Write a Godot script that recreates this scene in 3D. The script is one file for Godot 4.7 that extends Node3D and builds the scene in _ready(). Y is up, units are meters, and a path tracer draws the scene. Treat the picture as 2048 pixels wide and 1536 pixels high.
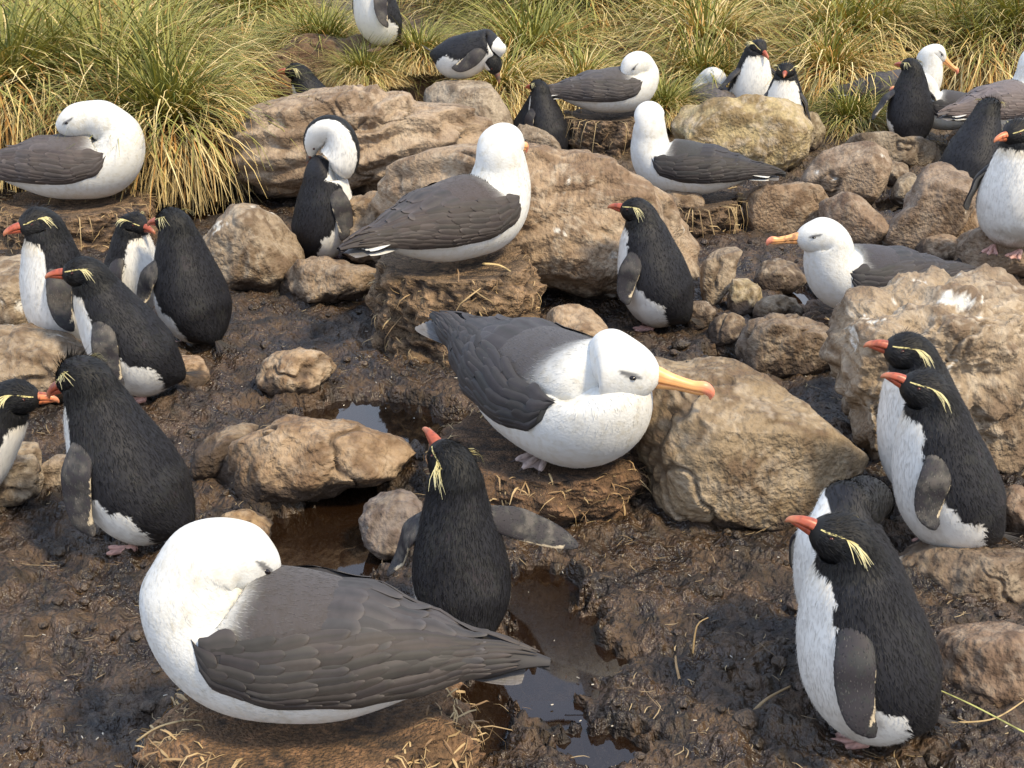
extends Node3D
# A colony of crested penguins and albatrosses on muddy, rocky ground in front of tussock grass.
# Local axes of every bird: +x is where it faces, +y up.

const FOCAL := 2800.0          # focal length in photo pixels
const EYE := Vector3(0, 1.45, 0)
const PITCH := 22.6            # degrees that the camera looks down
var fwd: Vector3
var upv: Vector3
var M := {}
var noise_a := FastNoiseLite.new()
var noise_b := FastNoiseLite.new()
var noise_c := FastNoiseLite.new()
var noise_r := FastNoiseLite.new()
var taken := {}
var rng := RandomNumberGenerator.new()

class MB:
	var v := PackedVector3Array()
	var n := PackedVector3Array()
	var c := PackedColorArray()
	var ix := PackedInt32Array()

	func mesh() -> ArrayMesh:
		var a := []
		a.resize(Mesh.ARRAY_MAX)
		a[Mesh.ARRAY_VERTEX] = v
		a[Mesh.ARRAY_NORMAL] = n
		a[Mesh.ARRAY_COLOR] = c
		a[Mesh.ARRAY_INDEX] = ix
		var m := ArrayMesh.new()
		m.add_surface_from_arrays(Mesh.PRIMITIVE_TRIANGLES, a)
		return m

	func tri(p: Vector3, q: Vector3, r: Vector3, nn: Vector3, cp: Color, cq: Color, cr: Color) -> void:
		var b := v.size()
		v.push_back(p); v.push_back(q); v.push_back(r)
		n.push_back(nn); n.push_back(nn); n.push_back(nn)
		c.push_back(cp); c.push_back(cq); c.push_back(cr)
		if (q - p).cross(r - p).dot(nn) > 0.0:
			ix.push_back(b); ix.push_back(b + 2); ix.push_back(b + 1)
		else:
			ix.push_back(b); ix.push_back(b + 1); ix.push_back(b + 2)


# ------------------------------------------------------------ pixels to places
func ray(px: float, py: float) -> Vector3:
	return (fwd + Vector3.RIGHT * (px - 1024.0) / FOCAL - upv * (py - 768.0) / FOCAL)

func on_y(px: float, py: float, y := 0.0) -> Vector3:
	var r := ray(px, py)
	return EYE + r * ((y - EYE.y) / r.y)

func at_depth(px: float, py: float, depth: float) -> Vector3:
	return EYE + ray(px, py) * depth

func depth_of(p: Vector3) -> float:
	return (p - EYE).dot(fwd)


# ------------------------------------------------------------ naming and tagging
func numbered(called: String) -> String:
	if not taken.has(called):
		taken[called] = 0
		return called
	taken[called] += 1
	return "%s_%03d" % [called, taken[called]]

func tag(o: Node, label: String, category: String, group := "", kind := "") -> void:
	if label: o.set_meta("label", label)
	if category: o.set_meta("category", category)
	if group: o.set_meta("group", group)
	if kind: o.set_meta("kind", kind)

func thing(called: String, label: String, category: String, group := "") -> Node3D:
	var o := Node3D.new()
	o.name = numbered(called)
	add_child(o)
	tag(o, label, category, group)
	return o

func part(called: String, mesh: Mesh, mat: Material, parent: Node) -> MeshInstance3D:
	var o := MeshInstance3D.new()
	o.name = called if parent != self else numbered(called)
	o.mesh = mesh
	o.material_override = mat
	parent.add_child(o, true)
	return o


# ------------------------------------------------------------ surfaces
func add_grid(mb: MB, P: PackedVector3Array, C: PackedColorArray, nr: int, ns: int, wrap: bool, ref: Vector3, ref_is_normal: bool) -> void:
	var N := PackedVector3Array()
	N.resize(nr * ns)
	for i in nr:
		var i0: int = max(i - 1, 0) * ns
		var i1: int = min(i + 1, nr - 1) * ns
		for j in ns:
			var j0 := j - 1
			var j1 := j + 1
			if wrap:
				j0 = (j0 + ns) % ns
				j1 = j1 % ns
			else:
				j0 = maxi(j0, 0)
				j1 = mini(j1, ns - 1)
			N[i * ns + j] = (P[i1 + j] - P[i0 + j]).cross(P[i * ns + j1] - P[i * ns + j0]).normalized()
	if wrap:
		# the closed ends of a tube take the mean direction of the ring next to them
		for e in [0, nr - 1]:
			var from: int = (1 if e == 0 else nr - 2) * ns
			var mean := Vector3.ZERO
			for j in ns: mean += N[from + j]
			if mean.length() > 0.01:
				for j in ns: N[e * ns + j] = mean.normalized()
	var mc := (ns - 1) / 2 if not wrap else 0
	var mid := (nr / 2) * ns + mc
	var want := ref if ref_is_normal else P[mid] - ref
	if N[mid].dot(want) < 0.0:
		for k in N.size():
			N[k] = -N[k]
	var b := mb.v.size()
	mb.v.append_array(P)
	mb.n.append_array(N)
	mb.c.append_array(C)
	var a0 := P[mid]
	var k1 := mid + ns if nr / 2 + 1 < nr else mid - ns
	var a1 := P[k1]
	var a2 := P[mid + 1]
	var flip := (a1 - a0).cross(a2 - a0).dot(N[mid]) > 0.0
	if k1 < mid: flip = not flip
	var last := ns if wrap else ns - 1
	var ix := PackedInt32Array()
	ix.resize((nr - 1) * last * 6)
	var w := 0
	for i in nr - 1:
		for j in last:
			var p := b + i * ns + j
			var q := b + i * ns + (j + 1) % ns
			var r := p + ns
			var s := q + ns
			if flip:
				ix[w] = p; ix[w + 1] = q; ix[w + 2] = r; ix[w + 3] = q; ix[w + 4] = s; ix[w + 5] = r
			else:
				ix[w] = p; ix[w + 1] = r; ix[w + 2] = q; ix[w + 3] = q; ix[w + 4] = r; ix[w + 5] = s
			w += 6
	mb.ix.append_array(ix)

func cub(a: float, b: float, pre: float, post: float, w: float) -> float:
	return cubic_interpolate(a, b, pre, post, w)

# stations: [position, dorsal hint, half width, dorsal half height, ventral half height]
func sample_station(st: Array, t: float) -> Array:
	var n := st.size()
	var i: int = clampi(int(t), 0, n - 2)
	var w := t - i
	var a: Array = st[maxi(i - 1, 0)]
	var b: Array = st[i]
	var c: Array = st[i + 1]
	var d: Array = st[mini(i + 2, n - 1)]
	var bp: Vector3 = b[0]
	var p: Vector3 = bp.cubic_interpolate(c[0], a[0], d[0], w)
	var p2: Vector3 = bp.cubic_interpolate(c[0], a[0], d[0], w + 0.02)
	var p1: Vector3 = bp.cubic_interpolate(c[0], a[0], d[0], w - 0.02)
	var T := (p2 - p1).normalized()
	var bd: Vector3 = b[1]
	var D := bd.lerp(c[1], w * w * (3.0 - 2.0 * w))
	D = (D - T * D.dot(T)).normalized()
	var L := T.cross(D)
	return [p, T, D, L, maxf(cub(b[2], c[2], a[2], d[2], w), 0.001), maxf(cub(b[3], c[3], a[3], d[3], w), 0.001), maxf(cub(b[4], c[4], a[4], d[4], w), 0.001)]

func loft(mb: MB, st: Array, res: float, seg: int, col: Callable, relax := 0) -> Dictionary:
	var ts := PackedFloat32Array()
	for i in st.size() - 1:
		var len: float = (st[i + 1][0] - st[i][0]).length() + 0.4 * absf(st[i + 1][2] - st[i][2])
		var k: int = maxi(2, int(ceil(len / res)))
		for j in k:
			ts.push_back(i + float(j) / k)
	ts.push_back(st.size() - 1.0)
	var nr := ts.size()
	var P := PackedVector3Array()
	var C := PackedColorArray()
	P.resize(nr * seg)
	C.resize(nr * seg)
	var w := 0
	for i in nr:
		var s := sample_station(st, ts[i])
		for j in seg:
			var th := TAU * j / seg
			var cs := cos(th)
			var p: Vector3 = s[0] + s[3] * (s[4] * sin(th)) + s[2] * (cs * (s[5] if cs > 0.0 else s[6]))
			P[w] = p
			C[w] = col.call(ts[i], th, p)
			w += 1
	# even out folds where the tube bends sharply
	for pass_ in relax:
		var Q := P.duplicate()
		for i in range(2, nr - 2):
			var o := i * seg
			for j in seg:
				Q[o + j] = P[o + j] * 0.4 + (P[o + j - seg] + P[o + j + seg]) * 0.2 + (P[o + (j + 1) % seg] + P[o + (j + seg - 1) % seg]) * 0.1
		P = Q
	var b := mb.v.size()
	add_grid(mb, P, C, nr, seg, true, sample_station(st, ts[nr / 2])[0], false)
	return {"b": b, "nr": nr, "seg": seg, "ts": ts}

# short feathers lying back along a lofted surface
func strands(mb: MB, g: Dictionary, count: int, len0: float, len1: float, width: float, lift: float, r: RandomNumberGenerator, t0 := 0.0, t1 := 99.0, vary := 0.35, th_max := TAU, jitter := 1.0) -> void:
	var b: int = g.b
	var seg: int = g.seg
	var ts: PackedFloat32Array = g.ts
	var made := 0
	var tries := 0
	while made < count and tries < count * 8:
		tries += 1
		var i := r.randi_range(1, g.nr - 2)
		if ts[i] < t0 or ts[i] > t1: continue
		var j := r.randi_range(0, seg - 1)
		if th_max < TAU:
			var th := TAU * j / seg
			if minf(th, TAU - th) > th_max: continue
		var k := b + i * seg + j
		var p := mb.v[k].lerp(mb.v[b + i * seg + (j + 1) % seg], r.randf()).lerp(mb.v[k - seg], r.randf())
		var nn := mb.n[k]
		var d := (mb.v[k - seg] - mb.v[k]).normalized()
		var side := nn.cross(d)
		var dir := (d + nn * lift * r.randf_range(0.4, 1.3) + side * r.randf_range(-0.35, 0.35)).normalized()
		var l := r.randf_range(len0, len1)
		var c := mb.c[k]
		var calm := 0.22 if c.r > 0.25 else 1.0
		var f := 1.0 + r.randf_range(-vary, vary) * calm
		c = Color(c.r * f, c.g * f, c.b * f)
		var c2 := c if calm < 1.0 else Color(c.r * 1.5 + 0.0055, c.g * 1.5 + 0.0055, c.b * 1.5 + 0.006)
		var nj := (nn + (side * r.randf_range(-0.5, 0.5) + d * r.randf_range(-0.1, 0.5)) * jitter * calm).normalized()
		mb.tri(p - side * width, p + side * width, p + dir * l, nj, c, c, c2)
		made += 1

# a tapering curved ribbon through points
func ribbon(mb: MB, pts: Array, width: float, nn: Vector3, c0: Color, c1: Color) -> void:
	var n := pts.size()
	var P := PackedVector3Array()
	var C := PackedColorArray()
	for i in n:
		var p: Vector3 = pts[i]
		var a: Vector3 = pts[maxi(i - 1, 0)]
		var z: Vector3 = pts[mini(i + 1, n - 1)]
		var side := (z - a).cross(nn).normalized()
		var f := float(i) / (n - 1)
		var w := width * (0.25 + 0.75 * (1.0 - pow(f, 2.2))) * (0.6 + 0.4 * minf(1.0, f * 5.0))
		P.push_back(p - side * w)
		P.push_back(p + side * w)
		var c := c0.lerp(c1, f)
		C.push_back(c)
		C.push_back(c)
	add_grid(mb, P, C, n, 2, false, nn, true)

func spindle(mb: MB, a: Vector3, z: Vector3, r0: float, r1: float, c: Color, seg := 5) -> void:
	var d := (z - a).normalized()
	var h := Vector3.UP if absf(d.y) < 0.9 else Vector3.RIGHT
	loft(mb, [[a - d * r0 * 0.5, h, r0 * 0.2, r0 * 0.2, r0 * 0.2], [a, h, r0, r0, r0], [a.lerp(z, 0.5), h, (r0 + r1) * 0.5, (r0 + r1) * 0.5, (r0 + r1) * 0.5], [z, h, r1, r1, r1], [z + d * r1 * 0.5, h, r1 * 0.1, r1 * 0.1, r1 * 0.1]], 1.0, seg, func(_t, _th, _p): return c)

func prof(xs: Array, ys: Array, x: float) -> float:
	if x <= xs[0]: return ys[0]
	for i in xs.size() - 1:
		if x <= xs[i + 1]:
			var f: float = (x - xs[i]) / (xs[i + 1] - xs[i])
			return lerpf(ys[i], ys[i + 1], f * f * (3.0 - 2.0 * f))
	return ys[ys.size() - 1]


# ------------------------------------------------------------ materials
func noise_tex(seed_: int, freq: float, octaves: int, size: int, ramp: Array, kind := FastNoiseLite.TYPE_SIMPLEX_SMOOTH, fractal := FastNoiseLite.FRACTAL_FBM) -> NoiseTexture2D:
	var f := FastNoiseLite.new()
	f.noise_type = kind
	f.seed = seed_
	f.frequency = freq
	f.fractal_type = fractal
	f.fractal_octaves = octaves
	var t := NoiseTexture2D.new()
	t.width = size
	t.height = size
	t.seamless = true
	t.seamless_blend_skirt = 0.25
	t.noise = f
	if ramp:
		var g := Gradient.new()
		g.offsets = PackedFloat32Array(ramp[0])
		g.colors = PackedColorArray(ramp[1])
		t.color_ramp = g
	return t

func grey(v: float) -> Color:
	return Color(v, v, v).linear_to_srgb()

func lin(r: float, g: float, b: float) -> Color:
	return Color(r, g, b).linear_to_srgb()

func make_material(called: String, rough: float) -> StandardMaterial3D:
	var m := StandardMaterial3D.new()
	m.resource_name = called
	m.vertex_color_use_as_albedo = true
	m.roughness = rough
	M[called] = m
	return m

func triplanar(m: StandardMaterial3D, scale: float, world := true) -> void:
	m.uv1_triplanar = true
	m.uv1_world_triplanar = world
	m.uv1_scale = Vector3.ONE * scale

func materials() -> void:
	var blotch := noise_tex(3, 0.012, 6, 1024, [[0.0, 0.35, 0.5, 0.65, 1.0], [grey(0.55), grey(0.75), grey(0.95), grey(1.1), grey(1.0)]])
	var grit := noise_tex(5, 0.03, 6, 1024, [])
	var m := make_material("mud", 1.0)
	m.albedo_texture = noise_tex(11, 0.035, 8, 1024, [[0.0, 0.4, 0.55, 0.7, 1.0], [grey(0.35), grey(0.6), grey(0.85), grey(1.0), grey(1.0)]])
	m.roughness_texture = noise_tex(12, 0.008, 5, 1024, [[0.0, 0.38, 0.52, 0.7, 1.0], [Color(0.2, 0.2, 0.2), Color(0.28, 0.28, 0.28), Color(0.5, 0.5, 0.5), Color(0.8, 0.8, 0.8), Color(0.9, 0.9, 0.9)]])
	m.heightmap_enabled = true
	m.heightmap_texture = noise_tex(13, 0.03, 9, 2048, [])
	m.heightmap_scale = 1.7
	triplanar(m, 0.9)
	m = make_material("rock", 0.88)
	m.albedo_texture = noise_tex(21, 0.035, 8, 1024, [[0.0, 0.34, 0.44, 0.54, 0.64, 1.0], [grey(0.5), grey(0.7), grey(0.86), grey(0.96), grey(1.0), grey(1.0)]])
	m.heightmap_enabled = true
	m.heightmap_texture = noise_tex(23, 0.02, 9, 2048, [])
	m.heightmap_scale = 0.75
	triplanar(m, 1.6)
	m = make_material("peat", 0.92)
	m.albedo_texture = noise_tex(31, 0.05, 7, 1024, [[0.0, 0.38, 0.52, 0.66, 1.0], [grey(0.38), grey(0.6), grey(0.86), grey(1.0), grey(1.0)]])
	m.heightmap_enabled = true
	m.heightmap_texture = noise_tex(33, 0.03, 8, 2048, [])
	m.heightmap_scale = 1.2
	triplanar(m, 1.8)
	m = make_material("black_plumage", 0.62)
	m.metallic_specular = 0.4
	m = make_material("wing_feather", 0.72)
	m.albedo_texture = noise_tex(41, 0.02, 4, 512, [[0.0, 0.4, 0.6, 1.0], [grey(0.72), grey(0.88), grey(1.0), grey(1.0)]])
	triplanar(m, 3.0, false)
	m = make_material("white_plumage", 0.85)
	m.rim_enabled = true
	m.rim = 0.2
	m.heightmap_enabled = true
	m.heightmap_texture = noise_tex(51, 0.045, 5, 1024, [])
	m.heightmap_scale = 0.09
	m.albedo_texture = noise_tex(52, 0.012, 5, 1024, [[0.0, 0.36, 0.5, 1.0], [lin(0.80, 0.74, 0.64), lin(0.93, 0.91, 0.87), lin(1, 1, 1), lin(1, 1, 1)]])
	triplanar(m, 3.0, false)
	m = make_material("bill", 0.38)
	m = make_material("crest", 0.6)
	m = make_material("skin", 0.55)
	m = make_material("eye", 0.12)
	m = make_material("grass", 0.75)
	m.metallic_specular = 0.15
	m.backlight_enabled = true
	m.backlight = Color(0.35, 0.38, 0.2)
	m = make_material("straw", 0.7)
	m = make_material("guano", 0.8)
	m = make_material("water", 0.04)
	m.vertex_color_use_as_albedo = false
	m.albedo_color = Color(0.13, 0.08, 0.04, 0.7)
	m.transparency = BaseMaterial3D.TRANSPARENCY_ALPHA


# ------------------------------------------------------------ ground and water
const WATER := -0.012
# puddles: [photo x, photo y, half width px, half height px]
const POOLS := [
	[[735, 836, 115, 28], [850, 868, 105, 28], [915, 905, 50, 30]],
	[[600, 1075, 100, 40], [690, 1045, 76, 70], [690, 1110, 95, 52], [640, 1135, 90, 34]],
	[[1078, 1195, 72, 50], [1110, 1265, 76, 50], [1160, 1325, 72, 28], [1060, 1365, 100, 40], [960, 1440, 56, 70]],
	[[1195, 1500, 85, 32], [1110, 1430, 60, 20]],
	[[395, 425, 70, 18]],
	[[1785, 405, 34, 16], [1765, 420, 26, 12]],
	[[1598, 592, 36, 20]],
	[[1450, 722, 36, 16]],
]
var pools := []   # per puddle: list of [x, z, rx, rz]

func hill(x: float, z: float) -> float:
	var back := -z
	return smoothstep(5.6, 9.0, back) * 0.16 + maxf(back - 7.0, 0.0) * 0.1 + smoothstep(0.0, -3.5, x) * smoothstep(4.2, 6.0, back) * 0.05

func pool_at(x: float, z: float, only = null) -> float:
	var best := 9.0
	for pool in (pools if only == null else [only]):
		for e in pool:
			var dx: float = (x - e[0]) / e[2]
			if absf(dx) > 1.8: continue
			var dz: float = (z - e[1]) / e[3]
			if absf(dz) > 1.8: continue
			best = minf(best, sqrt(dx * dx + dz * dz))
	return best

func height(x: float, z: float) -> float:
	var y := noise_a.get_noise_2d(x * 60.0, z * 60.0) * 0.03 + noise_b.get_noise_2d(x * 260.0, z * 260.0) * 0.024 + 0.012
	var d := pool_at(x, z)
	if d < 1.8:
		var dd := d + noise_b.get_noise_2d(x * 520.0 + 90.0, z * 520.0) * 0.55 + noise_a.get_noise_2d(x * 300.0, z * 300.0) * 0.25
		y = lerpf(y, WATER - 0.034 + noise_b.get_noise_2d(x * 400.0, z * 400.0) * 0.02, smoothstep(1.45, 0.95, dd))
	return y + hill(x, z)

func on_ground(px: float, py: float) -> Vector3:
	var p := on_y(px, py, 0.0)
	for i in 4:
		p = on_y(px, py, height(p.x, p.z))
	return p

func build_ground() -> void:
	for pool in POOLS:
		var list := []
		for e in pool:
			var c := on_y(e[0], e[1], WATER)
			var rx := absf(on_y(e[0] + e[2], e[1], WATER).x - c.x)
			var rz := absf(on_y(e[0], e[1] - e[3], WATER).z - c.z)
			list.append([c.x, c.z, rx, rz])
		pools.append(list)
	var rows := PackedFloat32Array()
	for i in 14: rows.push_back(lerpf(-8.0, 1.2, i / 14.0))
	for i in 460: rows.push_back(1.2 * pow(8.0 / 1.2, i / 460.0))
	for i in 41: rows.push_back(8.0 * pow(120.0 / 8.0, i / 40.0))
	var nc := 430
	var P := PackedVector3Array()
	var C := PackedColorArray()
	P.resize(rows.size() * nc)
	C.resize(rows.size() * nc)
	var w := 0
	for i in rows.size():
		var hd := rows[i]
		var span := maxf(hd, 1.2)
		for j in nc:
			var s := 2.0 * j / (nc - 1) - 1.0
			var x := span * (0.56 * s) + signf(s) * pow(absf(s), 25.0) * 60.0
			var z := -hd
			var y := height(x, z)
			var fine := noise_c.get_noise_2d(x * 900.0, z * 900.0)
			var lumps := noise_r.get_noise_2d(x * 420.0, z * 420.0)
			var churn := 0.22 + 0.8 * smoothstep(-0.25, 0.25, noise_a.get_noise_2d(x * 75.0 + 31.0, z * 75.0))
			if hd > 1.0 and hd < 7.0:
				var dry := smoothstep(WATER - 0.004, WATER + 0.014, y)
				y += (fine * 0.007 + maxf(lumps - 0.1, 0.0) * 0.004 + noise_c.get_noise_2d(x * 2300.0, z * 2300.0) * 0.0035) * dry * churn
			P[w] = Vector3(x, y, z)
			var k := noise_a.get_noise_2d(x * 140.0 + 500.0, z * 140.0)
			var c := Color(0.056, 0.037, 0.024)
			c = c.lerp(Color(0.105, 0.064, 0.036), smoothstep(0.0, 0.5, k + lumps * 0.4))
			c = c.lerp(Color(0.030, 0.021, 0.016), smoothstep(0.05, 0.5, -k + fine * 0.3))
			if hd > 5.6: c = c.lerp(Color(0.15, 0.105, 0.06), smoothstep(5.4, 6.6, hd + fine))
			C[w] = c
			w += 1
	var mb := MB.new()
	add_grid(mb, P, C, rows.size(), nc, false, Vector3.UP, true)
	tag(part("ground", mb.mesh(), M.mud, self), "dark wet trampled mud between the rocks and nests", "", "", "structure")
	# each sheet of water reaches a little under the mud of its own rim
	for pool in pools:
		var lo := Vector2(1e9, 1e9)
		var hi := -lo
		for e in pool:
			lo = lo.min(Vector2(e[0] - e[2] * 1.6, e[1] - e[3] * 1.6))
			hi = hi.max(Vector2(e[0] + e[2] * 1.6, e[1] + e[3] * 1.6))
		var wm := MB.new()
		var n := 40
		var WP := PackedVector3Array()
		var WC := PackedColorArray()
		for i in n:
			for j in n:
				var q := Vector2(lerpf(lo.x, hi.x, j / (n - 1.0)), lerpf(lo.y, hi.y, i / (n - 1.0)))
				WP.push_back(Vector3(q.x, WATER - 0.0015 * pools.find(pool), q.y))
				WC.push_back(Color.WHITE)
		for q in WP: wm.v.push_back(q); wm.n.push_back(Vector3.UP); wm.c.push_back(Color.WHITE)
		for i in n - 1:
			for j in n - 1:
				var cx := (WP[i * n + j] + WP[(i + 1) * n + j + 1]) * 0.5
				if pool_at(cx.x, cx.z, pool) > 1.7: continue
				var p := i * n + j
				wm.ix.append_array(PackedInt32Array([p, p + 1, p + n, p + 1, p + n + 1, p + n]))
		if wm.ix.size():
			tag(part("puddle_water", wm.mesh(), M.water, self), "", "", "", "structure")


# ------------------------------------------------------------ rocks
func rock_radius(poly: Array, phi: float) -> float:
	# poly: [angle, radius] sorted by angle
	var n := poly.size()
	for i in n:
		var a: float = poly[i][0]
		var b: float = poly[(i + 1) % n][0]
		if i == n - 1: b += TAU
		var p := phi
		if p < poly[0][0]: p += TAU
		if p >= a and p <= b:
			var f := (p - a) / maxf(b - a, 1e-5)
			var r0: float = poly[i][1]
			var r1: float = poly[(i + 1) % n][1]
			# straight edge between corners, slightly rounded
			var A := Vector2.from_angle(a) * r0
			var B := Vector2.from_angle(b) * r1
			var d := Vector2.from_angle(p)
			var e := B - A
			var den := d.cross(e)
			var edge: float = A.cross(e) / den if absf(den) > 1e-6 else r0
			return lerpf(edge, lerpf(r0, r1, f * f * (3.0 - 2.0 * f)), 0.35)
	return poly[0][1]

# A boulder whose outline follows the photograph: it stands where its lower edge meets the ground, with its own thickness.
func rock(label: String, outline: Array, o := {}) -> MeshInstance3D:
	var el: float = o.get("el", 0.0)
	var seed_: int = o.get("seed", 1)
	var cen := Vector2.ZERO
	var low := Vector2(0, -1e9)
	var wpx := [1e9, -1e9]
	for q in outline:
		cen += Vector2(q[0], q[1]) / outline.size()
		if q[1] > low.y: low = Vector2(q[0], q[1])
		wpx[0] = minf(wpx[0], q[0])
		wpx[1] = maxf(wpx[1], q[0])
	if o.has("low"): low = Vector2(o.low[0], o.low[1])
	var g := on_y(low.x, low.y, el + hill(on_y(low.x, low.y).x, on_y(low.x, low.y).z))
	var d0 := depth_of(g)
	var size := (float(wpx[1]) - float(wpx[0])) / FOCAL * d0
	var th: float = o.get("th", 0.42) * size
	var zc: float = d0 + th * o.get("back", 0.55)
	var C := at_depth(cen.x, cen.y, zc)
	var poly := []
	for q in outline:
		var v: Vector2 = Vector2(q[0] - cen.x, cen.y - q[1]) * zc / FOCAL
		poly.append([fposmod(v.angle(), TAU), v.length()])
	poly.sort_custom(func(a, b): return a[0] < b[0])
	var r := RandomNumberGenerator.new()
	r.seed = seed_ * 77 + 5
	var planes := []
	for i in o.get("cuts", 7):
		var n := Vector3(r.randf_range(-0.9, 0.9), r.randf_range(-0.35, 1.0), r.randf_range(-1.0, -0.25)).normalized()
		planes.append([n, r.randf_range(0.62, 0.86)])
	if o.has("plane"): planes.append(o.plane)
	var box: float = o.get("box", 0.55)
	var px := (float(wpx[1]) - float(wpx[0])) * 0.5
	var M_: int = clampi(int(px * 0.9), 44, 190)
	var N_: int = clampi(int(px * 0.55), 26, 110)
	var tint: Color = o.get("tint", Color(0.30, 0.225, 0.15))
	var pale: float = o.get("pale", 0.25)
	var wet: float = o.get("wet", 0.05)
	var guano: float = o.get("guano", 0.0)
	var strata: float = o.get("strata", 0.0)
	var rough: float = o.get("rough", 1.0)
	var P := PackedVector3Array()
	var K := PackedColorArray()
	P.resize(N_ * M_)
	K.resize(N_ * M_)
	var rs := []
	for j in M_: rs.append(rock_radius(poly, TAU * j / M_))
	var rad := PackedFloat32Array(rs)
	var off := Vector3(seed_ * 13.7, seed_ * 5.3, seed_ * 9.1)
	var yaw := r.randf_range(-0.25, 0.25)
	var w := 0
	for i in N_:
		var half := 2.0 * i / (N_ - 1) - 1.0
		var cp := sin((1.0 - absf(half)) * PI / 2)
		var ca := pow(cp, 1.0 / box)
		var sp := signf(half) * pow(maxf(0.0, 1.0 - ca * ca), 0.4)
		for j in M_:
			var a := TAU * j / M_
			var q := Vector3(cos(a) * rad[j] * cp, sin(a) * rad[j] * cp, sp * th)   # right, up, away
			for pl in planes:
				var n: Vector3 = pl[0]
				var sup := absf(n.x) * size * 0.5 + absf(n.y) * size * 0.32 + absf(n.z) * th
				var e: float = q.dot(n) - pl[1] * sup * 0.8
				if e > 0.0: q -= n * e * 0.8
			var p := C + Vector3.RIGHT * q.x + upv * q.y + fwd * (q.z + yaw * q.x)
			var s := p * 1.0 + off
			var rel := 0.55 + 0.45 * cp
			var n1 := noise_a.get_noise_3dv(s * (70.0 / maxf(size, 0.12)))
			var n2 := noise_b.get_noise_3dv(s * 210.0)
			var n3 := noise_c.get_noise_3dv(s * 560.0)
			var rdg := noise_r.get_noise_3dv(s * 240.0)
			var crack := smoothstep(0.045, 0.0, absf(noise_a.get_noise_3dv(s * 42.0 + Vector3(17, 3, 5)))) * smoothstep(-0.1, 0.2, noise_a.get_noise_3dv(s * 30.0 + Vector3(70, 0, 0)))
			var dir := (p - C).normalized()
			var disp := (n1 * 0.05 * size * rel + n2 * 0.008 + n3 * 0.002 - maxf(rdg, 0.0) * 0.005) * rough - crack * 0.014
			if strata > 0.0:
				var lay := (p.y * 1.0 - p.x * 0.18 + n1 * 0.05) * 26.0
				disp += (absf(fposmod(lay, 2.0) - 1.0) - 0.5) * 0.03 * strata + sin(lay * 2.7 + n2 * 4.0) * 0.008 * strata
			p += dir * disp
			P[w] = p
			var gh := el + hill(p.x, p.z)
			var c := tint.lerp(Color(tint.r * 0.55, tint.g * 0.5, tint.b * 0.46), smoothstep(0.0, 0.45, n1 * 0.8 + n2 * 0.5 + rdg * 0.4))
			c = c.lerp(Color(0.54, 0.45, 0.34), pale * smoothstep(-0.05, 0.42, n2 * 0.6 - n1 * 0.4 + n3 * 0.7))
			c = c.lerp(Color(0.10, 0.07, 0.048), crack * 0.8)
			c = c.lerp(Color(0.075, 0.052, 0.037), smoothstep(wet + 0.012, wet - 0.012, p.y - gh + n2 * 0.05 + n3 * 0.03))
			if guano > 0.0:
				c = c.lerp(Color(0.72, 0.69, 0.62), smoothstep(0.0, 0.1, noise_b.get_noise_3dv(s * 130.0 + Vector3(40, 0, 7)) + n3 * 0.35 - lerpf(0.6, 0.12, guano)))
			K[w] = c
			w += 1
	var base := Vector3(C.x, el, C.z)
	for k in P.size(): P[k] -= base
	var mb := MB.new()
	add_grid(mb, P, K, N_, M_, true, C - base, false)
	var node := part(o.get("name", "rock"), mb.mesh(), M.rock, self)
	node.position = base
	tag(node, label, o.get("cat", "rock"), o.get("group", "rocks scattered over the mud"))
	return node


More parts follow.
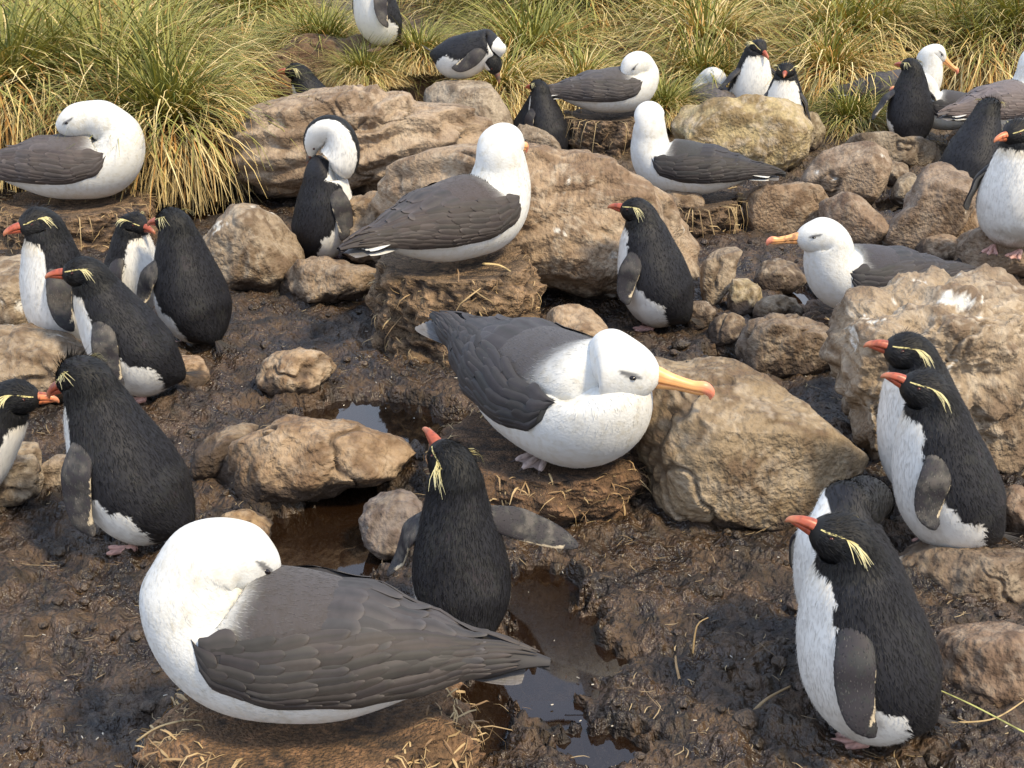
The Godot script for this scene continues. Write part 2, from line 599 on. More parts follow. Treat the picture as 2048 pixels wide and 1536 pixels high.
# ------------------------------------------------------------ mud nests
# A pillar of mud and straw; top is the middle of its upper face.
func nest(label: String, top: Vector3, r_top: float, r_foot: float, o := {}) -> Node3D:
	var root := thing("mud_nest", label, "nest", "mud nests under the albatrosses")
	root.position = Vector3(top.x, 0.0, top.z)
	var r := RandomNumberGenerator.new()
	r.seed = o.get("seed", 1) * 31
	var hgt := top.y + 0.04
	var off := Vector3(r.randf() * 50.0, 0, r.randf() * 50.0)
	var seg := 110
	var nr := 70
	var P := PackedVector3Array()
	var C := PackedColorArray()
	P.resize(seg * nr)
	C.resize(seg * nr)
	var w := 0
	var tint: Color = o.get("tint", Color(0.17, 0.108, 0.06))
	for i in nr:
		var f := float(i) / (nr - 1)
		var y: float
		var rr: float
		if f < 0.22:     # dished top
			var k := f / 0.22
			rr = r_top * 0.94 * k
			y = top.y - 0.02 * (1.0 - k * k) - 0.012
		else:
			var k := (f - 0.22) / 0.78
			y = top.y - 0.012 - hgt * pow(k, 1.15)
			rr = lerpf(r_top * 0.94, r_foot, pow(k, 1.5)) + r_top * 0.10 * sin(minf(k * 5.0, PI)) 
		for j in seg:
			var a := TAU * j / seg
			var p := Vector3(cos(a) * rr, y, sin(a) * rr)
			var s := (p + off) * 1.0
			var n1 := noise_a.get_noise_3dv(s * 230.0)
			var n2 := noise_b.get_noise_3dv(s * 330.0)
			var n3 := noise_c.get_noise_3dv(s * 800.0)
			var out := Vector3(cos(a), 0.25, sin(a))
			p += out * (n1 * 0.034 + n2 * 0.022 + n3 * 0.010) * smoothstep(0.05, 0.25, f)
			P[w] = p
			var n4 := noise_r.get_noise_3dv(s * 900.0)
			p += out * n4 * 0.006 * smoothstep(0.05, 0.25, f)
			P[w] = p
			var c := tint.lerp(Color(tint.r * 1.8, tint.g * 1.75, tint.b * 1.75), smoothstep(0.0, 0.5, n2 + n3 * 0.7))
			c = c.lerp(Color(0.055, 0.036, 0.024), smoothstep(0.0, 0.35, -n1 * 0.7 - n3 * 0.6 + n4 * 0.1))
			C[w] = c
			w += 1
	var mb := MB.new()
	add_grid(mb, P, C, nr, seg, true, Vector3(0, top.y * 0.5, 0), false)
	part("mound", mb.mesh(), M.peat, root)
	# straw worked into the mud
	var sm := MB.new()
	for i in o.get("straws", 90) * 2:
		var k := r.randi_range(int(seg * nr * 0.2), seg * nr - 1)
		var p := P[k]
		var nn := mb.n[k]
		if nn.y < -0.5: continue
		var d := Vector3(r.randf_range(-1, 1), r.randf_range(-0.9, 0.3), r.randf_range(-1, 1)).normalized()
		d = (d - nn * d.dot(nn) * 0.8).normalized()
		var l := r.randf_range(0.012, 0.05) * (2.2 if r.randf() < 0.12 else 1.0)
		var bow := nn * l * r.randf_range(0.02, 0.25)
		var col := Color(0.50, 0.36, 0.18).lerp(Color(0.20, 0.12, 0.06), r.randf())
		var p0 := p + nn * 0.0008
		ribbon(sm, [p0, p0 + d * l * 0.35 + bow, p0 + d * l * 0.7 + bow, p0 + d * l + Vector3(0, -0.2 * l, 0)], r.randf_range(0.0009, 0.0024), nn, col, col)
	for i in o.get("hang", 0):
		var a := r.randf() * TAU
		var p0 := Vector3(cos(a), 0, sin(a)) * r_top * 1.0 + Vector3(0, top.y - 0.01, 0)
		var l := r.randf_range(0.06, 0.2)
		var outw := Vector3(cos(a), 0, sin(a))
		var side := Vector3(-sin(a), 0, cos(a)) * r.randf_range(-0.4, 0.4)
		var col := Color(0.5, 0.37, 0.19).lerp(Color(0.25, 0.17, 0.08), r.randf())
		ribbon(sm, [p0, p0 + outw * 0.045 + side * l * 0.3, p0 + outw * 0.06 + side * l * 0.7 + Vector3.DOWN * l * 0.5, p0 + outw * 0.055 + side * l + Vector3.DOWN * l], 0.0016, outw, col, col)
	if sm.v.size():
		var s := part("straw", sm.mesh(), M.straw, root)
		s.set_meta("kind", "stuff")
	return root


# ------------------------------------------------------------ penguins
func spin(v: Vector3, deg: float) -> Vector3:
	return v.rotated(Vector3.UP, deg_to_rad(deg))

# p: at (Vector3), yaw, s, lean, neck, hy (head turn), hp (head pitch), fl / fr: [swing forward, outward] of the flippers, fine (level of detail), seed
func penguin(label: String, p: Dictionary) -> Node3D:
	var kind: String = p.get("kind", "penguin")
	var root := thing(kind, label, kind, p.get("group", "crested penguins of the colony"))
	root.position = p.at
	root.rotation.y = deg_to_rad(p.get("yaw", 0.0))
	var s: float = p.get("s", 1.0) * 0.91
	root.scale = Vector3.ONE * s
	var fine: float = p.get("fine", 1.0)
	var r := RandomNumberGenerator.new()
	r.seed = int(p.get("seed", 1)) * 101 + 7
	var lean := deg_to_rad(p.get("lean", 12.0))
	var fat: float = p.get("fat", 1.0) * 1.07
	var bf := Vector3(cos(lean), -sin(lean), 0)      # towards the belly
	var bu := Vector3(sin(lean), cos(lean), 0)       # along the body
	var piv := Vector3(-0.01, 0.05 + p.get("rise", 0.0), 0)
	var st := []
	for q in [[-0.076, -0.034, 0.012, 0.008, 0.010], [-0.064, -0.002, 0.058, 0.036, 0.062], [-0.036, 0.045, 0.099, 0.074, 0.100], [-0.010, 0.105, 0.111, 0.085, 0.108], [0.002, 0.170, 0.101, 0.084, 0.095], [0.004, 0.230, 0.083, 0.072, 0.078], [0.002, 0.278, 0.068, 0.060, 0.064]]:
		st.append([piv + bf * q[0] + bu * q[1], -bf, q[2] * fat, q[3] * fat, q[4] * fat])
	var hy: float = p.get("hy", 0.0)
	var hp := deg_to_rad(p.get("hp", 0.0))
	var flat := spin(Vector3.RIGHT, hy)
	var hf := flat * cos(hp) + Vector3.UP * sin(hp)
	var hu := -flat * sin(hp) + Vector3.UP * cos(hp)
	var base: Vector3 = st[6][0]
	var nk: float = p.get("neck", 0.062)
	var nd: Vector3 = (bu * 0.75 + Vector3.UP * 0.35 + Vector3.RIGHT * p.get("crane", 0.0)).normalized()
	var hc: Vector3 = base + nd * nk + flat * 0.016
	if p.has("head"): hc = p.head
	var backn := (-bf - flat * 0.6).normalized()
	if p.has("neck_st"):
		hc = p.neck_st[5][0] - hf * 0.055
	st.append([base.lerp(hc, 0.5) - flat * 0.006, (-bf + backn).normalized(), 0.0590, 0.0555, 0.0570])
	st.append([hc - hf * 0.012, (hu * 0.7 - hf * 0.6).normalized(), 0.0490, 0.0485, 0.049])
	st.append([hc + hf * 0.018, hu, 0.0405, 0.040, 0.039])
	st.append([hc + hf * 0.038, hu, 0.030, 0.030, 0.029])
	st.append([hc + hf * 0.050, hu, 0.019, 0.020, 0.019])
	st.append([hc + hf * 0.055, hu, 0.006, 0.006, 0.006])
	if p.has("neck_st"):
		for k in 6: st[7 + k] = p.neck_st[k]
	var dirt: float = p.get("dirt", 0.45)
	var off := Vector3(r.randf() * 40, r.randf() * 40, r.randf() * 40)
	var collar: float = p.get("collar", 7.0)
	var bib: float = p.get("bib", 115.0)
	var colour := func(t: float, th: float, q: Vector3) -> Color:
		var n1 := noise_c.get_noise_3dv((q + off) * 900.0)
		var n2 := noise_b.get_noise_3dv((q + off) * 160.0)
		var bound := prof([0.5, 1.0, 1.6, 2.3, 3.0, 4.0, 5.0, 6.0, collar - 0.35, collar], [185.0, 128.0, 92.0, 80.0, 96.0, 110.0, 117.0, bib + 3.0, bib + 10.0, 188.0], t)
		var ang := rad_to_deg(minf(th, TAU - th)) + n1 * 7.0 + n2 * 5.0
		if ang > bound:
			var c := Color(0.76, 0.75, 0.72).lerp(Color(0.78, 0.66, 0.46), smoothstep(collar - 1.6, collar, t) * p.get("cream", 0.35))
			c = c.lerp(Color(0.36, 0.31, 0.25), dirt * smoothstep(-0.1, 0.4, n2 + 0.25 * n1) * smoothstep(4.5, 2.0, t))
			return c.lerp(Color(0.3, 0.25, 0.19), dirt * smoothstep(1.9, 1.1, t + n1))
		var k := Color(0.014, 0.014, 0.016)
		if t > 6.5: k = Color(0.009, 0.009, 0.010)
		return k.lerp(Color(0.03, 0.029, 0.030), smoothstep(0.05, 0.5, n2) * 0.6)
	var mb := MB.new()
	var body := loft(mb, st, 0.0052 / fine, int(84 * fine), colour, p.get("relax", 14))
	strands(mb, body, int(7500 * fine * fine), 0.007, 0.013, 0.0011 / sqrt(fine), 0.28, r, 0.3, 10.5)
	# shaggy crown
	if not p.get("plain", false): strands(mb, body, int(420 * fine), 0.014, p.get("shag", 0.028), 0.0011, 1.1, r, 7.6, 9.6, 0.2, 1.15)
	# flippers
	for side in [1.0, -1.0]:
		var fp: Array = p.get("fl" if side < 0 else "fr", [6.0, 9.0, 1.0])
		var lat := Vector3(0, 0, side)
		var sw := deg_to_rad(fp[0])
		var ou := deg_to_rad(fp[1])
		var L: float = 0.158 * fp[2]
		var hug: float = smoothstep(50.0, 20.0, fp[1])
		var pts := []
		for k in [-0.14, 0.0, 0.25, 0.5, 0.75, 0.93, 1.0]:
			var f: float = k
			var al := 0.228 - L * f * cos(sw) * cos(ou)                     # along the body
			var fo := 0.014 + L * f * sin(sw) * cos(ou) + 0.012 * sin(f * 2.6) - 0.02 * maxf(f - 0.7, 0.0) * 3.0 # towards the belly
			if fp[1] > 50.0: fo -= 0.03
			var hw := prof([0.0, 0.045, 0.105, 0.170, 0.230, 0.278], [0.055, 0.099, 0.111, 0.101, 0.083, 0.068], al) * fat
			var hd := prof([0.0, 0.045, 0.105, 0.170, 0.230, 0.278], [0.045, 0.085, 0.096, 0.088, 0.075, 0.062], al) * fat
			var across := hw * sqrt(maxf(0.0, 1.0 - pow(fo / hd, 2.0)))
			var lz: float = lerpf(0.082 * fat, across + 0.004, hug) + L * maxf(f, 0.0) * sin(ou)
			if f < 0.05: lz = across - 0.014 + 0.1 * f
			pts.append(piv + bf * fo + bu * al + lat * lz)
		var sh: Vector3 = pts[1]
		var dir: Vector3 = (pts[4] - pts[1]).normalized()
		var face := (lat - dir * lat.dot(dir)).normalized()
		if fp[1] > 50.0: face = (-bf + bu * 0.5 - dir * (-bf + bu * 0.5).dot(dir)).normalized()
		var chord: Vector3 = dir.cross(face)
		if chord.dot(bf) < 0.0: chord = -chord
		if fp[1] > 50.0 and chord.dot(bu) < 0.0: chord = -chord
		var fst := []
		var wid := [0.013, 0.025, 0.033, 0.031, 0.025, 0.013, 0.003]
		var thk := [0.010, 0.013, 0.009, 0.0065, 0.005, 0.004, 0.002]
		for k in 7: fst.append([pts[k], face, wid[k], thk[k], thk[k]])
		var ch := chord
		var shp := sh
		var fcol := func(t: float, th: float, q: Vector3) -> Color:
			var edge := (q - shp).dot(ch)
			var n2 := noise_b.get_noise_3dv((q + off) * 420.0)
			var n1 := noise_c.get_noise_3dv((q + off) * 1100.0)
			if cos(th) < -0.35: return Color(0.34, 0.31, 0.27)
			if edge < -0.0265 + n1 * 0.003 + 0.002 * (t - 2.2) * (t - 2.2) and t > 2.2 and t < 4.6: return Color(0.5, 0.42, 0.3)
			return Color(0.032, 0.031, 0.032).lerp(Color(0.10, 0.09, 0.08), smoothstep(-0.1, 0.5, n2 + 0.4 * n1) * p.get("worn", 0.6))
		var fg := loft(mb, fst, 0.005 / fine, int(30 * fine), fcol)
		strands(mb, fg, int(900 * fine), 0.003, 0.0055, 0.0011, 0.25, r, 0.0, 5.6, 0.45)
	part("body", mb.mesh(), M.black_plumage, root)
	# bill
	var bm := MB.new()
	var b0 := hc + hf * 0.044
	var red: Color = p.get("bill", Color(0.38, 0.085, 0.042) if kind == "penguin" else Color(0.10, 0.075, 0.055))
	var billc := func(t: float, th: float, q: Vector3) -> Color:
		var n := noise_c.get_noise_3dv((q + off) * 1500.0)
		return red.lerp(Color(0.20, 0.05, 0.03), smoothstep(0.0, 0.4, n)).lerp(Color(0.5, 0.22, 0.12), smoothstep(2.6, 4.0, t) * 0.6)
	loft(bm, [[b0 - hf * 0.008, hu, 0.012, 0.014, 0.003], [b0 + hu * 0.002, hu, 0.0135, 0.0145, 0.004], [b0 + hf * 0.018 + hu * 0.003, hu, 0.0112, 0.0125, 0.004], [b0 + hf * 0.035 + hu * 0.001, hu, 0.008, 0.0095, 0.004], [b0 + hf * 0.047 - hu * 0.003, hu, 0.0048, 0.006, 0.005], [b0 + hf * 0.052 - hu * 0.010, hu, 0.001, 0.001, 0.001]], 0.004, 14, billc)
	var bill_part := part("bill", bm.mesh(), M.bill, root)
	bm = MB.new()
	loft(bm, [[b0 - hf * 0.006 - hu * 0.006, hu, 0.0105, 0.003, 0.010], [b0 + hf * 0.008 - hu * 0.004, hu, 0.0102, 0.003, 0.0105], [b0 + hf * 0.027 - hu * 0.003, hu, 0.0075, 0.003, 0.0075], [b0 + hf * 0.043 - hu * 0.004, hu, 0.0032, 0.002, 0.0035], [b0 + hf * 0.046 - hu * 0.004, hu, 0.001, 0.001, 0.001]], 0.004, 12, billc)
	part("lower_bill", bm.mesh(), M.bill, bill_part)
	var hs := flat.cross(Vector3.UP).normalized()
	for side in [1.0, -1.0]:
		var em := MB.new()
		var ec: Vector3 = hc + hf * 0.024 + hu * 0.010 + hs * side * 0.0355
		var dark: Vector3 = hs * side
		loft(em, [[ec - dark * 0.004, hu, 0.001, 0.001, 0.001], [ec - dark * 0.002, hu, 0.0038, 0.0038, 0.0038], [ec + dark * 0.001, hu, 0.0033, 0.0033, 0.0033], [ec + dark * 0.003, hu, 0.0005, 0.0005, 0.0005]], 0.002, 12, func(t, _th, _q): return Color(0.12, 0.02, 0.015) if t < 2.2 else Color(0.005, 0.005, 0.005))
		part("eye", em.mesh(), M.eye, root)
		# yellow brow and its loose plumes
		var cm := MB.new()
		var nn: Vector3 = (hs * side + hu * 0.6).normalized()
		var yel := Color(0.62, 0.53, 0.22)
		var pts := []
		for k in 7:
			var f := k / 6.0
			pts.append(hc + hf * lerpf(0.044, -0.016, f) + hu * lerpf(0.013, 0.024, sin(f * 1.6)) + hs * side * lerpf(0.0225, 0.0440, pow(f, 0.6)))
		if p.get("plain", false): continue
		ribbon(cm, pts, 0.0019, nn, yel, yel)
		var plume: float = p.get("plume", 1.0)
		for k in int(13 * plume):
			var st0: Vector3 = pts[5] + hf * r.randf_range(-0.006, 0.012) + hs * side * 0.001
			var out: Vector3 = (-hf * r.randf_range(0.25, 0.8) + hs * side * r.randf_range(0.25, 0.8) + hu * r.randf_range(-0.1, 0.35)).normalized()
			var l := r.randf_range(0.020, 0.044)
			var q := [st0]
			for e in [0.3, 0.65, 1.0]:
				q.append(st0 + out * l * e + Vector3.DOWN * l * 0.75 * e * e + hs * side * 0.006 * sin(e * PI))
			ribbon(cm, q, 0.0009, nn, yel, Color(0.68, 0.62, 0.36))
		part("crest", cm.mesh(), M.crest, root)
	# tail bristles
	var tm := MB.new()
	var tb: Vector3 = st[0][0] + bu * 0.02
	for k in 16:
		var a := lerpf(-0.5, 0.5, k / 15.0) + r.randf_range(-0.06, 0.06)
		var d := (-bf * 0.75 - bu * 0.55 + Vector3(0, 0, a)).normalized()
		var l := r.randf_range(0.05, 0.085)
		var c := Color(0.02, 0.018, 0.017).lerp(Color(0.09, 0.075, 0.06), r.randf() * 0.5)
		var q := [tb, tb + d * l * 0.5]
		var tip := tb + d * l
		tip.y = maxf(tip.y, 0.004)
		q.append(tip)
		ribbon(tm, q, 0.0017, (-bf + Vector3.UP).normalized(), c, c)
	part("tail", tm.mesh(), M.black_plumage, root)
	# webbed feet
	if p.get("feet", true):
		for side in [1.0, -1.0]:
			var fm := MB.new()
			web_foot(fm, Vector3(p.get("step", 0.012), 0.014, side * 0.042), -side * 6.0, 1.0, Color(0.50, 0.28, 0.23))
			part("foot", fm.mesh(), M.skin, root)
	return root


func web_foot(fm: MB, heel: Vector3, turn: float, size: float, pink: Color) -> void:
	var tips := []
	for k in 3:
		var a := deg_to_rad(lerpf(-24.0, 24.0, k / 2.0) + turn)
		var d := Vector3(cos(a), 0, sin(a))
		var tip: Vector3 = heel + d * (0.066 if k == 1 else 0.058) * size
		tip.y = heel.y - 0.009 * size
		tips.append(tip)
		loft(fm, [[heel - d * 0.004, Vector3.UP, 0.004, 0.004, 0.004], [heel, Vector3.UP, 0.009, 0.010, 0.009], [heel.lerp(tip, 0.45), Vector3.UP, 0.0065, 0.0065, 0.006], [heel.lerp(tip, 0.85), Vector3.UP, 0.006, 0.006, 0.005], [tip, Vector3.UP, 0.002, 0.002, 0.002]], 0.006, 10, func(_t, _th, q): return pink.lerp(pink * 0.55, smoothstep(0.0, 0.4, noise_c.get_noise_3dv(q * 1400.0))))
		spindle(fm, tip, tip + d * 0.009 + Vector3.DOWN * 0.002, 0.0025, 0.0008, Color(0.05, 0.035, 0.03))
	for k in 2:
		var h2 := heel + Vector3(0, -0.003, 0)
		var mid: Vector3 = (tips[k] + tips[k + 1]) * 0.5 * 0.86 + h2 * 0.14
		mid.y = tips[k].y + 0.001
		fm.tri(h2, tips[k], mid, Vector3.UP, pink, pink * 0.8, pink * 0.75)
		fm.tri(h2, mid, tips[k + 1], Vector3.UP, pink, pink * 0.75, pink * 0.8)


# ------------------------------------------------------------ albatrosses
const WX := [-0.43, -0.275, -0.19, -0.085, 0.025, 0.12, 0.185]
const WW := [0.004, 0.043, 0.084, 0.127, 0.144, 0.131, 0.092]
const WH := [0.004, 0.040, 0.070, 0.105, 0.119, 0.112, 0.085]
const WC := [0.110, 0.112, 0.113, 0.115, 0.119, 0.130, 0.146]

func hull(x: float, phi: float, grow: float) -> Vector3:
	var w := prof(WX, WW, x) + grow
	var h := prof(WX, WH, x) + grow
	var c := prof(WX, WC, x)
	var cs := cos(phi)
	return Vector3(x, c + cs * (h if cs > 0.0 else 0.075), w * sin(phi))

func wing_point(side: float, a: float, b: float, grow: float) -> Vector3:
	var x := lerpf(0.156, -0.395, a)
	var top := prof([0.0, 0.03, 0.12, 0.4, 0.65, 1.0], [66.0, 61.0, 56.0, 44.0, 28.0, -6.0], a)
	var bot := prof([0.0, 0.025, 0.09, 0.3, 0.55, 0.8, 1.0], [64.0, 86.0, 108.0, 118.0, 112.0, 98.0, 80.0], a)
	return hull(x, side * deg_to_rad(lerpf(top, bot, b)), grow)

func feather(mb: MB, f: Callable, a: float, b: float, la: float, wb: float, tint: Color, lift0: float, lift1: float, outward: Vector3, edge: float, slant: float) -> void:
	var nu := 8
	var nv := 7
	var P := PackedVector3Array()
	var C := PackedColorArray()
	for i in nu:
		var u := [0.0, 0.25, 0.5, 0.68, 0.82, 0.91, 0.97, 1.0][i] as float
		var pr := lerpf(0.7, 1.0, minf(u / 0.5, 1.0)) if u < 0.62 else sqrt(maxf(0.0, 1.0 - pow((u - 0.62) / 0.385, 2.2)))
		for j in nv:
			var v := [-1.0, -0.86, -0.45, 0.0, 0.45, 0.86, 1.0][j] as float
			var crown := (1.0 - v * v) * 0.0022
			P.push_back(f.call(a + u * la, b + v * wb * pr + slant * u, lerpf(lift0, lift1, u) + crown))
			var e := maxf(smoothstep(0.86, 1.0, u), smoothstep(0.8, 1.0, absf(v)) * smoothstep(0.2, 0.6, u))
			var c := tint.lerp(tint * 0.78, absf(v) * 0.3) if absf(v) > 0.01 else tint * 0.72
			c = c.lerp(Color(tint.r * 1.9 + 0.03, tint.g * 1.85 + 0.027, tint.b * 1.8 + 0.025), e * edge)
			c.a = 1.0
			C.push_back(c)
	add_grid(mb, P, C, nu, nv, false, outward, true)

# p: at, yaw, s, pose ("tuck", "up", "low"), hy, hp, side (which way a tucked head turns), wing (colour), fine, seed, brow
func albatross(label: String, p: Dictionary) -> Node3D:
	var root := thing("albatross", label, "albatross", "nesting albatrosses")
	root.position = p.at
	root.rotation = Vector3(0, deg_to_rad(p.get("yaw", 0.0)), deg_to_rad(p.get("tilt", 0.0)))
	root.scale = Vector3(1, p.get("sy", 1.0), 1) * p.get("s", 1.0) * 0.92
	var fine: float = p.get("fine", 1.0)
	var r := RandomNumberGenerator.new()
	r.seed = int(p.get("seed", 1)) * 57 + 3
	var U := Vector3.UP
	var B := Vector3.LEFT
	var st := [[Vector3(-0.265, 0.112, 0), U, 0.014, 0.010, 0.014], [Vector3(-0.185, 0.108, 0), U, 0.060, 0.056, 0.056], [Vector3(-0.08, 0.112, 0), U, 0.116, 0.100, 0.100], [Vector3(0.025, 0.117, 0), U, 0.137, 0.116, 0.114], [Vector3(0.115, 0.130, 0), (U + B * 0.25).normalized(), 0.127, 0.110, 0.120]]
	var pose: String = p.get("pose", "up")
	var hy: float = p.get("hy", 0.0)
	var hp := deg_to_rad(p.get("hp", 0.0))
	var flat := spin(Vector3.RIGHT, hy)
	var hf := flat * cos(hp) + U * sin(hp)
	var hu := -flat * sin(hp) + U * cos(hp)
	var hc: Vector3
	var sd: float = p.get("side", 1.0)
	if pose == "up":
		hc = p.get("head", Vector3(0.180, 0.330, 0))
		st.append([Vector3(0.162, 0.172, 0), (B + U * 0.4).normalized(), 0.106, 0.090, 0.096])
		st.append([Vector3(0.174, 0.232, 0), B, 0.083, 0.076, 0.078])
		st.append([Vector3(0.174, 0.232, 0).lerp(hc, 0.5) - flat * 0.006, (B - flat * 0.3).normalized(), 0.071, 0.068, 0.068])
		st.append([hc - hf * 0.014, (hu * 0.8 - hf * 0.5).normalized(), 0.067, 0.065, 0.064])
	elif pose == "low":
		hc = p.get("head", Vector3(0.190, 0.278, 0))
		st.append([p.get("n5", Vector3(0.160, 0.168, 0)), (B + U * 0.5).normalized(), 0.112, 0.092, 0.102])
		st.append([p.get("n6", Vector3(0.178, 0.222, 0)), (B + U * 0.2 - flat * 0.3).normalized(), 0.090, 0.082, 0.086])
		st.append([hc - hf * 0.018, (hu * 0.8 - hf * 0.5).normalized(), 0.071, 0.069, 0.068])
	else:
		hf = (Vector3(-0.72, -0.58, sd * 0.40)).normalized()
		hu = (U - hf * U.dot(hf)).normalized()
		flat = hf
		if p.has("hf"):
			hf = (p.hf as Vector3).normalized()
			hu = (U - hf * U.dot(hf)).normalized()
			flat = hf
		hc = p.get("head", Vector3(0.126, 0.255, sd * 0.030))
		st.append([Vector3(0.168, 0.168, 0), (B + U * 0.4).normalized(), 0.110, 0.092, 0.100])
		st.append([p.get("n6", Vector3(0.176, 0.222, -sd * 0.006)), (B * 0.7 + Vector3(0, 0, -sd) * 0.5).normalized(), 0.088, 0.083, 0.085])
		st.append([p.get("n7", Vector3(0.164, 0.252, -sd * 0.002)), (U * 0.5 + Vector3(0, 0, -sd) * 0.7).normalized(), 0.074, 0.071, 0.073])
		st.append([hc - hf * 0.004, (hu * 0.8 - hf * 0.4).normalized(), 0.062, 0.059, 0.059])
	var hz: float = p.get("big", 1.0)
	st[st.size() - 1][2] *= hz
	st[st.size() - 1][3] *= hz
	st[st.size() - 1][4] *= hz
	st.append([hc + hf * 0.026, hu, 0.061 * hz, 0.058 * hz, 0.058 * hz])
	st.append([hc + hf * 0.058 * hz, hu, 0.048 * hz, 0.044 * hz, 0.046 * hz])
	st.append([hc + hf * 0.080 * hz, hu, 0.031 * hz, 0.029 * hz, 0.031 * hz])
	st.append([hc + hf * 0.090 * hz, hu, 0.012, 0.012, 0.012])
	var hs := hf.cross(hu).normalized()
	var wc: Color = p.get("wing", Color(0.088, 0.076, 0.072))
	var eyes := [hc + (hf * 0.048 + hu * 0.014 + hs * 0.0505) * hz, hc + (hf * 0.048 + hu * 0.014 - hs * 0.0505) * hz]
	var off := Vector3(r.randf() * 30, 0, r.randf() * 30)
	var mantle := Color(wc.r * 1.15, wc.g * 1.15, wc.b * 1.18)
	var col := func(t: float, th: float, q: Vector3) -> Color:
		var n1 := noise_b.get_noise_3dv((q + off) * 300.0)
		var c := Color(0.66, 0.66, 0.64)
		if t < 5.6:
			var ang := rad_to_deg(minf(th, TAU - th))
			var k := smoothstep(86.0, 70.0, ang + n1 * 8.0) * smoothstep(5.0, 3.35, t + n1 * 0.25) * smoothstep(0.9, 1.5, t)
			c = c.lerp(mantle, k)
			c = c.lerp(Color(0.5, 0.44, 0.36), 0.35 * smoothstep(0.05, 0.4, n1) * smoothstep(0.05, 0.0, q.y))
		if t > 7.2:
			for e in eyes:
				var d: Vector3 = q - e
				var m: float = pow((d.dot(hf) + 0.004) / 0.021, 2.0) + pow((d.dot(hu) - 0.004 + 0.25 * d.dot(hf)) / 0.0045, 2.0)
				c = c.lerp(Color(0.035, 0.036, 0.04), smoothstep(1.4, 0.6, m + noise_c.get_noise_3dv(q * 1500.0) * 0.4))
				m = pow(d.dot(hf) / 0.034, 2.0) + pow((d.dot(hu) - 0.001) / 0.016, 2.0)
				c = c.lerp(Color(0.46, 0.47, 0.48), 0.25 * smoothstep(1.3, 0.2, m))
		return c
	var mb := MB.new()
	var body := loft(mb, st, 0.006 / fine, int(88 * fine), col, 26)
	if p.get("ruff", false):
		# the puffed feathers of the nape, from the back to the head
		var ruff := func(_t: float, _th: float, q: Vector3) -> Color:
			return mantle.lerp(Color(0.66, 0.66, 0.64), smoothstep(0.055, 0.15, q.x + noise_b.get_noise_3dv((q + off) * 300.0) * 0.02))
		var rg := loft(mb, [[Vector3(-0.03, 0.165, 0), U, 0.02, 0.015, 0.02], [Vector3(0.02, 0.160, 0), U, 0.090, 0.058, 0.05], [Vector3(0.07, 0.170, 0), U, 0.108, 0.064, 0.06], [Vector3(0.115, 0.190, 0), U, 0.100, 0.066, 0.06], [Vector3(0.150, 0.215, 0), U, 0.078, 0.058, 0.06], [Vector3(0.175, 0.228, 0), U, 0.03, 0.03, 0.03]], 0.006, 80, ruff, 10)
		strands(mb, rg, 1800, 0.006, 0.013, 0.0014, 0.10, r, 0.6, 4.6, 0.03, TAU, 0.12)
	strands(mb, body, int(5200 * fine), 0.006, 0.013, 0.0014, 0.10, r, 0.5, 7.0, 0.03, TAU, 0.12)
	part("body", mb.mesh(), M.white_plumage, root)
	# folded wings: a solid shell with rows of feathers lying over it
	for side in [1.0, -1.0]:
		var wm := MB.new()
		var na := 34
		var nb := 16
		var P := PackedVector3Array()
		var C := PackedColorArray()
		for i in na:
			for j in nb:
				var g := 0.0
				if j == 0 or j == nb - 1 or i == 0: g = -0.022
				P.push_back(wing_point(side, float(i) / (na - 1), clampf((j - 1.0) / (nb - 3.0), 0.0, 1.0), g))
				C.push_back(wc * 0.8)
		add_grid(wm, P, C, na, nb, false, Vector3(0, 0.4, side), true)
		var f := func(a: float, b: float, g: float) -> Vector3: return wing_point(side, a, b, g)
		var outw := Vector3(0, 0.5, side)
		var rows := 9
		var fm2 := MB.new()
		for k in range(rows - 1, -1, -1):
			var a := 0.02 + 0.62 * pow(k / (rows - 1.0), 1.1)
			var nf: int = [4, 6, 8, 9, 9, 8, 8, 7, 7][k]
			var la := lerpf(0.10, 0.20, k / (rows - 1.0))
			if k >= 6: la = 0.30
			for q in nf:
				var b := (q + 0.5 + r.randf_range(-0.12, 0.12) + (0.25 if k % 2 else -0.1)) / nf
				var v := r.randf_range(0.74, 1.2)
				var brown := r.randf() * 0.5
				brown += 0.7 * a
				var t := Color(wc.r * v * (1.0 + 0.12 * brown), wc.g * v, wc.b * v * (1.0 - 0.10 * brown))
				feather(fm2 if k >= 6 else wm, f, a + r.randf_range(-0.02, 0.02), clampf(b + r.randf_range(-0.02, 0.02), 0.05, 0.95), minf(la * r.randf_range(0.85, 1.2), 1.0 - a), 0.66 / nf * r.randf_range(0.9, 1.15), t, 0.0006, (0.0012 if k < 3 else 0.0024) + 0.0014 * r.randf(), outw, (0.06 if k < 3 else 0.5) * r.randf(), r.randf_range(-0.08, 0.0))
		part("flight_feathers", fm2.mesh(), M.wing_feather, part("wing", wm.mesh(), M.wing_feather, root))
	# feathers of the back between the wings
	var bm := MB.new()
	var fb := func(a: float, b: float, g: float) -> Vector3: return hull(lerpf(0.10, -0.29, a), deg_to_rad(lerpf(-62.0, 62.0, b)), g - 0.005 - 0.012 * smoothstep(0.45, 0.25, a))
	for k in range(6, -1, -1):
		var a := 0.10 + 0.10 * k
		for q in 7:
			var b := (q + 0.5 + (0.3 if k % 2 else -0.1)) / 7.0
			if k < 2: continue
			var v := r.randf_range(0.85, 1.2)
			var lift := r.randf() * 0.006 if k > 2 else 0.0
			feather(bm, fb, a, b, 0.19 + 0.02 * k, 0.10, Color(mantle.r * v, mantle.g * v, mantle.b * v), 0.0, 0.004 + lift, Vector3.UP, 0.55 * r.randf(), r.randf_range(-0.05, 0.05))
	part("back_feathers", bm.mesh(), M.wing_feather, root)
